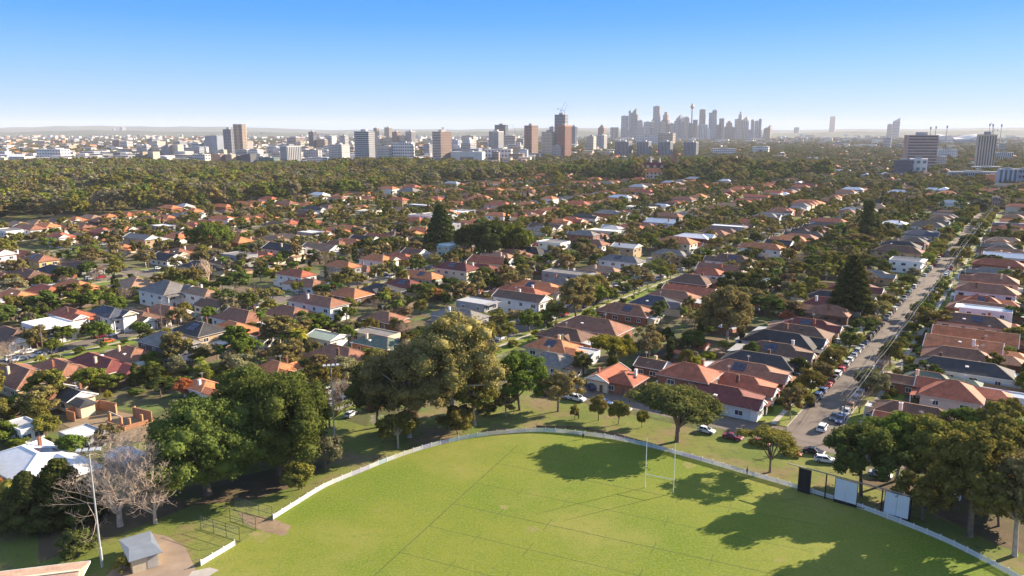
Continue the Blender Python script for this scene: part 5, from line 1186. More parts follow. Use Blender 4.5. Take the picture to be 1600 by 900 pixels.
# ---------------------------------------------------------------- power poles and wires
def pole(X, Y, lab, h=11.5):
    t = thing('power_pole', lab, 'power pole', (X, Y, 0), ROT, 'timber power poles')
    b = MB(); b.tube([(0, 0, -.1), (0, 0, h)], [.17, .12], 8); build(b, 'pole', M_WOODPOLE, t)
    for z in (h-.5, h-1.8): b = MB(); b.box(-.06, .06, -1.25, 1.25, z, z+.12); build(b, 'crossarm', M_WOODPOLE, t)
    b = MB(); b.tube([(0, .3, h-4.2), (0, .3, h-3.2)], [.28, .28], 8); build(b, 'transformer', M_METAL, t)
for (ws, off, ua, ub, step, z_) in ((40, -7.3, 186, 800, 39, 0), (155, -7.0, 150, 640, 41, 0), (267, -7.0, 70, 640, 41, 0), (380, 7, 90, 640, 44, 0)):
    pts = []; u = ua; k = 0
    while u < ub:
        X, Y = W2(u, ws+off)
        if seen(X, Y, 60): k += 1; pole(X, Y, f"timber power pole with two crossarms, {ordn(k)} from the park along {SN[ws]}"); pts.append((X, Y))
        u += step
    t = thing('power_line', f"sagging overhead wires strung between the poles of {SN[ws]}", 'power line', (*pts[0], 0), 0); ox, oy = pts[0]
    for q in (-1.1, -.4, .4, 1.1):
        for zz in ((11.15,) if abs(q) > 1 else (9.85,)):
            b = MB(); dx, dy = -UY*q, UX*q; n = 0
            P3 = []
            for (x0, y0), (x1, y1) in zip(pts, pts[1:]):
                for i in range(8):
                    f = i/8; P3.append((x0+(x1-x0)*f-ox+dx, y0+(y1-y0)*f-oy+dy, zz-2.8*f*(1-f)))
            P3.append((pts[-1][0]-ox+dx, pts[-1][1]-oy+dy, zz)); b.tube(P3, [.022 if ws == 40 else .015]*len(P3), 3); build(b, 'wire', M_METAL if ws == 40 else M_WOODPOLE, t)
# ---------------------------------------------------------------- the oval's fence
pk = MB()
for i in range(20): x = -1.14+i*.12; pk.box(x-.034, x+.034, -.02, .02, .06, 1.02+(.03 if i % 2 else 0))
pk.box(-1.2, 1.2, .021, .05, .25, .33); pk.box(-1.2, 1.2, .021, .05, .78, .86)
M_PICK = mat('white_picket_paint', (.74, .74, .73), .6, .06, 1)
PK = pk.mesh('picket_panel', M_PICK); po = MB(); po.box(-.06, .06, -.06, .06, 0, 1.14); po.box(-.08, .08, -.08, .08, 1.14, 1.2); PO = po.mesh('post', M_PICK)
TINT = [mat('pale_lilac_pickets', (.60, .57, .68), .7, .08), mat('pale_teal_pickets', (.52, .64, .66), .7, .08), mat('pale_cream_pickets', (.72, .68, .56), .7, .08)]  # pale lilac, teal and cream colours for some of the picket panels
def fence_run(pts, label):
    kp = 0
    t = thing('picket_fence', label, 'fence', (pts[0].x, pts[0].y, 0)); P0 = pts[0]
    # Catmull-Rom through the points, then equal steps
    cr = []
    for i in range(len(pts)-1):
        a, b, c, d = pts[max(i-1, 0)], pts[i], pts[i+1], pts[min(i+2, len(pts)-1)]
        for k in range(12):
            s_ = k/12; cr.append(.5*((2*b)+(c-a)*s_+(2*a-5*b+4*c-d)*s_*s_+(3*b-a-3*c+d)*s_**3))
    cr.append(pts[-1]); last = cr[0]; link('post', PO, t, (last.x-P0.x, last.y-P0.y, 0))
    for p in cr:
        while (p-last).length >= 2.42:
            kp += 1
            q = last+(p-last).normalized()*2.42; a = math.atan2(q.y-last.y, q.x-last.x); m = (q+last)/2
            op = link('picket_panel', PK, t, (m.x-P0.x, m.y-P0.y, 0), a)
            if 8 < kp < 48 and (kp*7) % 5 < 3: setmat(op, TINT[(kp//3) % 3])
            link('post', PO, t, (q.x-P0.x, q.y-P0.y, 0), a); last = q
fence_run(FP, 'long curving white picket fence round the oval'); fence_run(GAP[:2], 'short straight piece of white picket fence beside the practice nets')
# low retaining wall on the park lawn
b = MB(); rw = [Vector(G(*p)) for p in ((838, 667), (905, 669), (960, 679), (1010, 693), (1062, 709), (1114, 722))]
for p, q in zip(rw, rw[1:]): b.bar((p.x-rw[0].x, p.y-rw[0].y, .2), (q.x-rw[0].x, q.y-rw[0].y, .2), .3, .5)
t = tag(build(b, 'retaining_wall', mat('retaining_timber', (.12, .09, .06), .9, .3), None, (rw[0].x, rw[0].y, 0)), 'low dark timber retaining wall across the park lawn behind the picket fence', 'retaining wall')
# ---------------------------------------------------------------- goal posts
a, b_ = Vector(G(1008, 762)), Vector(G(1052, 771)); t = thing('rugby_goal', 'tall white rugby goal posts with crossbar on the oval', 'goal posts', (*a, 0))
dd = b_-a
for q in (Vector((0, 0)), dd): m = MB(); m.tube([(q.x, q.y, 0), (q.x, q.y, 10.8)], [.075, .055], 8); build(m, 'upright', M_TRIM, t)
m = MB(); m.tube([(0, 0, 3.0), (dd.x, dd.y, 3.0)], [.06, .06], 8); build(m, 'crossbar', M_TRIM, t)
# ---------------------------------------------------------------- floodlight poles
def flood(px, py, h, lab, sleeve=True):
    X, Y = G(px, py); t = thing('floodlight_pole', lab, 'floodlight', (X, Y, 0), .25)
    m = MB(); m.tube([(0, 0, 0), (0, 0, 3.6), (0, 0, 3.62), (0, 0, h)], [.24, .24, .16, .10], 10); build(m, 'pole', M_METAL, t)
    m = MB(); m.box(-1.7, 1.7, -.06, .06, h-.15, h); build(m, 'crossarm', M_METAL, t)
    for x in (-1.5, -.5, .5, 1.5):
        m = MB(); m.add([(x-.36, -.55, h-.05), (x+.36, -.55, h-.05), (x+.3, .35, h+.1), (x-.3, .35, h+.1), (x-.36, -.6, h+.15), (x+.36, -.6, h+.15), (x+.3, .35, h+.3), (x-.3, .35, h+.3)], [(3, 2, 1, 0), (4, 5, 6, 7), (0, 1, 5, 4), (1, 2, 6, 5), (2, 3, 7, 6), (3, 0, 4, 7)]); build(m, 'lamp_head', M_METAL, t)
flood(160, 886, 21.0, 'tall grey floodlight pole standing by the grey-roofed shed'); flood(523, 692, 19.0, 'tall grey floodlight pole rising behind the huge fig trees')
# ---------------------------------------------------------------- sight screens
def gv(px, py): return Vector(G(px, py))
s0, s1 = gv(1246, 768), gv(1420, 818); sdv = (s1-s0); SL = sdv.length; sa = math.atan2(sdv.y, sdv.x); sdn = sdv.normalized()
t = thing('steel_gantry', 'long black steel frame with overhead rail that carries the cricket sight screens', 'frame', (*s0, 0), sa)
tt = lambda px, py: (gv(px, py)-s0).dot(sdn)
zs = 5.3
for x in (0.0, tt(1288, 780), tt(1375, 805), SL): m = MB(); m.box(x-.11, x+.11, .15, .35, 0, zs); build(m, 'post', M_BLACK, t)
m = MB(); m.box(-2.5, SL, .12, .38, zs, zs+.16); build(m, 'top_rail', mat('weathered_rail_paint', (.30, .26, .20), .8, .2), t)
m = MB(); m.box(0, SL, .2, .3, .25, .38); build(m, 'bottom_rail', M_BLACK, t)
M_SCR = mat('matt_white_screen', (.62, .64, .66), .8, .04, .6)
for (xa, xb, mm, lab, nmm) in ((tt(1303, 784), tt(1337, 794), M_SCR, 'white cricket sight screen nearer the wide street', 2), (tt(1380, 806), tt(1418, 817), M_SCR, 'white cricket sight screen nearer the forked gum', 2), (.05, tt(1264, 774), M_BLACK, 'black sight screen panel at the street end of the frame', 1)):
    t = thing('sight_screen', lab, 'sight screen', (*(s0+sdn*xa), 0), sa); wd = xb-xa
    for i in range(nmm): m = MB(); m.box(wd*i/nmm+.02, wd*(i+1)/nmm-.02, -.05, .0, .75, zs-.12); build(m, 'panel', mm, t)
    m = MB(); m.box(-.08, 0, -.06, .08, .1, zs-.05); m.box(wd, wd+.08, -.06, .08, .1, zs-.05); m.box(0, wd, -.04, .06, zs-.12, zs-.04); m.box(0, wd, -.06, .06, .12, .7); build(m, 'frame', M_BLACK, t)
# ---------------------------------------------------------------- practice nets
def nets(pxs, h, lab):
    pts = [gv(*p) for p in pxs]; t = thing('practice_net', lab, 'net fence', (*pts[0], 0)); o = pts[0]
    for p in pts: m = MB(); m.tube([(p.x-o.x, p.y-o.y, 0), (p.x-o.x, p.y-o.y, h)], [.05, .05], 6); build(m, 'post', M_DARKGREEN, t)
    for z in (h, h*.5, .1): m = MB(); m.bar((0, 0, z), (pts[-1].x-o.x, pts[-1].y-o.y, z), .05); build(m, 'rail', M_DARKGREEN, t)
    m = MB(); L_ = (pts[-1]-o).length; d_ = (pts[-1]-o).normalized(); n = int(L_/.45)
    for i in range(n): q = d_*(i*.45); m.bar((q.x, q.y, .1), (q.x, q.y, h), .008)
    for i in range(6): m.bar((0, 0, .1+i*h/6), (d_.x*L_, d_.y*L_, .1+i*h/6), .008)
    build(m, 'netting', M_METAL, t)
nets(((366, 797), (385, 802), (405, 808), (426, 814)), 2.9, 'green-posted cricket net fence meeting the end of the long picket fence'); nets(((360, 815), (380, 822), (400, 829)), 2.7, 'green-posted cricket net fence in the middle of the three')
nets(((314, 828), (334, 834), (354, 840), (375, 847)), 2.9, 'green-posted cricket net fence beside the short piece of picket fence')
# ---------------------------------------------------------------- shed by the oval
A_, Bq, Cq = gv(208, 897), gv(250, 884), gv(171, 877); d1 = (Bq-A_); l1 = d1.length; l2 = max(4.5, (Cq-A_).length*1.1); ang = math.atan2(d1.y, d1.x)
t = thing('shed', 'small cream brick shed with grey metal roof beside the floodlight pole', 'shed', (*A_, 0), ang)
m = MB(); m.box(0, l1, 0, l2, 0, 2.5); build(m, 'wall', mat('cream_block_wall', (.52, .44, .31), .9, .12, 2), t)
m = MB(); roof(m, -.5, l1+.5, -.5, l2+.5, 2.51, .22, l1*.2, l1*.2, th=.1); build(m, 'roof', mat('blue_grey_metal_roof', (.20, .23, .27), .5, .1), t)
m = MB(); m.box(l1*.55, l1*.95, -.04, -.002, .1, 2.2); build(m, 'roller_door', M_CONC, t)
# ---------------------------------------------------------------- clubhouse corner
X, Y = G(34, 912, 3.6); t = thing('clubhouse', 'low clubhouse with pale terracotta tiled roof and white fascia', 'building', (X, Y, 0), R(14))
m = MB(); m.box(-8, 7, -4.5, 4.5, 0, 3.0); build(m, 'wall', WM['cream'], t); m = MB(); roof(m, -8.7, 8.2, -5.3, 5.3, 3.0, 1.5, 0, 0); build(m, 'roof', roofmat('pale_terracotta', (.46, .30, .22)), t)
m = MB(); m.box(8.21, 8.27, -5.3, 5.3, 2.95, 3.2); m.box(-8.7, 8.2, 5.31, 5.4, 2.95, 3.2); build(m, 'fascia', M_TRIM, t); m = MB(); m.bar((-8.7, 0, 4.7), (8.2, 0, 4.7), .5, .1); build(m, 'ridge_cap', WM['cream'], t)
# ---------------------------------------------------------------- brick building site
P1 = gv(105, 654); t = thing('unfinished_house', 'roofless house of bare orange brick walls under construction', 'building site', (*P1, 0)); M_OB = mat('new_orange_brick', (.40, .20, .11), .9, .18, 2)
def wl_(p, q, h, z0=0, th=.25):
    p, q = gv(*p)-P1, gv(*q)-P1; m = MB(); m.bar((p.x, p.y, z0+h/2), (q.x, q.y, z0+h/2), th, h); build(m, 'brick_wall', M_OB, t)
wl_((105, 654), (157, 640), 2.7); wl_((157.5, 640), (183, 645), 2.7); wl_((105, 655), (118, 659), 2.5); wl_((209, 652), (238, 659), 2.8); wl_((183, 646), (181, 650), 2.7); wl_((196, 672), (232, 662), 1.1); wl_((168, 664), (196, 673), .9); wl_((209, 653), (213, 650), 2.8)
for p in ((172, 659), (190, 667), (203, 669), (222, 663)): c = gv(*p)-P1; m = MB(); m.box(c.x-.3, c.x+.3, c.y-.3, c.y+.3, 0, 2.6); build(m, 'pier', M_OB, t)
m = MB(); p, q = gv(172, 659)-P1, gv(190, 667)-P1; m.bar((p.x, p.y, 2.7), (q.x, q.y, 2.7), .3, .18); build(m, 'lintel', M_CONC, t)
b = MB(); b.add([(*gv(*p), .06) for p in ((96, 662), (157, 637), (240, 655), (232, 690), (150, 690))], [(0, 1, 2, 3, 4)][:1]); o = struct('bare_soil', b, M_DIRT)
if o.data.polygons[0].normal.z < 0: o.data.flip_normals()
# ---------------------------------------------------------------- people
def person(px, py, label, top, legs, rz, walk=.22):
    X, Y = G(px, py); t = thing('person', label, 'person', (X, Y, .05), rz)
    J = [(0, 0, .95), (0, 0, 1.2), (0, 0, 1.42), (0, 0, 1.52), (.02, 0, 1.66), (.04, .19, 1.38), (.10, .25, 1.10), (.22, .24, .90), (-.02, -.19, 1.38), (-.10, -.25, 1.10), (-.04, -.26, .86), (.02, .10, .90), (walk*.6, .10, .50), (walk, .10, .07), (walk+.16, .10, .03), (-.02, -.10, .90), (-walk*.4, -.10, .50), (-walk, -.10, .10), (-walk+.14, -.10, .03)]
    E = [(0, 1), (1, 2), (2, 3), (3, 4), (2, 5), (5, 6), (6, 7), (2, 8), (8, 9), (9, 10), (0, 11), (11, 12), (12, 13), (13, 14), (0, 15), (15, 16), (16, 17), (17, 18)]
    Rr = [.13, .12, .13, .055, .10, .06, .045, .035, .06, .045, .035, .085, .06, .045, .04, .085, .06, .045, .04]
    def skin(nm, idx, grow, m):
        mp = {a: i for i, a in enumerate(idx)}; me = bpy.data.meshes.new(nm); me.from_pydata([J[i] for i in idx], [(mp[a], mp[b]) for a, b in E if a in mp and b in mp], []); me.materials.append(m)
        o = link(nm, me, t); o.modifiers.new('skin', 'SKIN'); o.modifiers.new('sub', 'SUBSURF').levels = 1
        if not me.skin_vertices: me.attributes  # created by the modifier below
        return o, me, grow, idx
    import bmesh
    for nm, idx, grow, m in (('body', list(range(19)), 1.0, mat('skin', (.45, .28, .2), .6, .05)), ('jacket', [0, 1, 2, 5, 6, 8, 9], 1.25, mat('cloth_'+top[0], top[1], .9, .1)), ('trousers', [0, 11, 12, 13, 15, 16, 17], 1.25, mat('cloth_'+legs[0], legs[1], .9, .1))):
        mp = {a: i for i, a in enumerate(idx)}; bm = bmesh.new(); ly = bm.verts.layers.skin.verify()
        vs = [bm.verts.new(J[i]) for i in idx]
        for v, i in zip(vs, idx): v[ly].radius = (Rr[i]*grow, Rr[i]*grow)
        vs[0][ly].use_root = True
        for a, b in E:
            if a in mp and b in mp: bm.edges.new((vs[mp[a]], vs[mp[b]]))
        me = bpy.data.meshes.new(nm); bm.to_mesh(me); bm.free(); me.materials.append(m); o = link(nm, me, t); o.modifiers.new('skin', 'SKIN'); s_ = o.modifiers.new('sub', 'SUBSURF'); s_.levels = 1; s_.render_levels = 1
    hm = MB(); v = [tuple(Vector((.03, 0, 1.72))+Vector(p)*.115) for p in ICO_V]; hm.add(v, [tuple(f) for f in ICO_F]); build(hm, 'hair', mat('dark_hair', (.04, .025, .02), .8, .1), t)
person(911, 686, 'person in dark blue standing just inside the picket fence of the oval', ('navy', (.03, .05, .14)), ('dark', (.02, .02, .03)), 2.2, .1)
person(904, 655, 'person in a red top walking on the park lawn by the young trees', ('red', (.4, .06, .04)), ('dark', (.02, .02, .03)), 1.2)
person(1167, 742, 'person in dark clothes leaning at the picket fence below the corner tree', ('dark', (.02, .02, .03)), ('navy', (.03, .05, .14)), .4, .08)
# ---------------------------------------------------------------- city
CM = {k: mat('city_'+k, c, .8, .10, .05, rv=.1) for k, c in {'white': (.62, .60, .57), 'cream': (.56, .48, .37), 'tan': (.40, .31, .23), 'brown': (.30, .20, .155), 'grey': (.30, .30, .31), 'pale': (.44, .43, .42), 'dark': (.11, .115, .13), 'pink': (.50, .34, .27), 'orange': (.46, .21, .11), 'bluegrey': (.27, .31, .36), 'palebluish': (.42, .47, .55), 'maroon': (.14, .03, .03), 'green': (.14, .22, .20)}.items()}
M_CGW = mat('city_window_glass', (.085, .10, .125), .25, .3, .2, spec=.5); M_CSLAB = CM['white']
def zof(Y, py): v = -(py-450)/F; return H+Y*(-_sp+v*cp)/(cp+v*_sp)
_sp = math.sin(PITCH)
def block(px0, px1, ytop, ybase, m, label, style='grid', th=28, ratio=1.0, wm=None, bays=None, cat='building', nm='office_block', group=None, top='plant', rows=None, crown=None, slab=None):
    v = -(ybase-450)/F; k = -_sp+v*cp; tq = -H/k; Y = (cp+v*_sp)*tq; dep = tq
    X = ((px0+px1)/2-800)/F*dep; app = (px1-px0)/F*dep; a_ = R(th); w1 = app/(math.cos(a_)+ratio*math.sin(a_)); w2 = w1*ratio
    zt = zof(Y, ytop); t = thing(nm, label, cat, (X, Y+w2*.3, 0), -a_, group); x, y = w1/2, w2/2
    b = MB()
    if crown == 'slant': b.add([(-x, -y, 0), (x, -y, 0), (x, y, 0), (-x, y, 0), (-x, -y, zt*.82), (x, -y, zt), (x, y, zt), (-x, y, zt*.82)], [(4, 5, 6, 7), (0, 1, 5, 4), (1, 2, 6, 5), (2, 3, 7, 6), (3, 0, 4, 7)])
    elif crown == 'lean': b.add([(-x, -y, 0), (x, -y, 0), (x, y, 0), (-x, y, 0), (-x*.45, -y, zt), (x, -y, zt), (x, y, zt), (-x*.45, y, zt)], [(4, 5, 6, 7), (0, 1, 5, 4), (1, 2, 6, 5), (2, 3, 7, 6), (3, 0, 4, 7)])
    elif crown == 'round':
        n = 14; b.add([(x*1.1*math.cos(6.283*i/n), y*1.1*math.sin(6.283*i/n), 0) for i in range(n)]+[(x*1.1*math.cos(6.283*i/n), y*1.1*math.sin(6.283*i/n), zt) for i in range(n)], [tuple(range(n, 2*n))]+[(i, (i+1) % n, (i+1) % n+n, i+n) for i in range(n)])
    elif crown == 'step':
        b.box(-x, x, -y, y, 0, zt*.72); b.box(-x*.72, x*.72, -y*.72, y*.72, zt*.72, zt*.9); b.box(-x*.4, x*.4, -y*.4, y*.4, zt*.9, zt)
    elif crown == 'pyramid':
        b.box(-x, x, -y, y, 0, zt*.8); b.add([(-x, -y, zt*.8), (x, -y, zt*.8), (x, y, zt*.8), (-x, y, zt*.8), (0, 0, zt)], [(0, 1, 4), (1, 2, 4), (2, 3, 4), (3, 0, 4)])
    else: b.box(-x, x, -y, y, 0, zt)
    build(b, 'wall', CM[m] if m in CM else m, t)
    hp = ybase-ytop; wz = zt*{'slant': .8, 'step': .72, 'pyramid': .8}.get(crown, 1.0)
    nr = rows or max(1, int(min(wz/3.4, hp*wz/zt/2.3))); nb = bays or max(2, int(min(w1/3.6, (px1-px0)/2.6))); nb2 = max(1, int(nb*ratio))
    g = MB(); e_ = .12 if dep < 3000 else .5
    if crown in ('round', 'lean'): nb = 0
    if style != 'plain' and nb:
        for i in range(nr):
            z0 = wz*(i+.32)/nr; z1 = wz*(i+.74)/nr
            if style == 'band': g.box(-x*.96, x*.96, -y-e_, -y, z0, z1); g.box(x, x+e_, -y*.94, y*.94, z0, z1); continue
            if style == 'vert': break
            for j in range(nb): xa = -x+2*x*(j+.2)/nb; g.box(xa, xa+2*x*.58/nb, -y-e_, -y, z0, z1, 0, False)
            for j in range(nb2): ya = -y+2*y*(j+.2)/nb2; g.box(x, x+e_, ya, ya+2*y*.58/nb2, z0, z1, 0, False)
        if style == 'vert':
            for j in range(nb): xa = -x+2*x*(j+.25)/nb; g.box(xa, xa+2*x*.5/nb, -y-e_, -y, wz*.04, wz*.96)
            for j in range(nb2): ya = -y+2*y*(j+.25)/nb2; g.box(x, x+e_, ya, ya+2*y*.5/nb2, wz*.04, wz*.96)
    elif crown == 'round':
        n = 14
        for i in range(nr):
            for j in range(n):
                if j % 2: continue
                t0, t1 = 6.283*j/n, 6.283*(j+1)/n; r_ = x*1.115; z0 = zt*(i+.25)/nr; z1 = zt*(i+.8)/nr
                g.add([(r_*math.cos(t0), r_*math.sin(t0), z0), (r_*math.cos(t1), r_*math.sin(t1), z0), (r_*math.cos(t1), r_*math.sin(t1), z1), (r_*math.cos(t0), r_*math.sin(t0), z1)], [(0, 1, 2, 3)])
    if g.f: o = build(g, 'windows', wm or M_CGW, t); o['kind'] = 'stuff'
    if slab:
        g = MB()
        for i in range(nr+1): z0 = wz*i/nr; g.box(-x-e_*4, x*.999, -y-e_*9, -y-e_-.02, z0, z0+wz*.28/nr)
        o = build(g, 'balcony_slabs', CM[slab], t); o['kind'] = 'stuff'
    if top == 'plant' and crown is None and zt > 12:
        g = MB(); q = .35+.25*((px0*7) % 1); g.box(-x*q, x*q, -y*q, y*q, zt, zt+min(5, zt*.08)); build(g, 'plant_room', CM['grey' if m in ('white', 'cream') else 'pale'], t)
    return t, X, Y, zt, w1, w2
gb_ = random.Random(606)
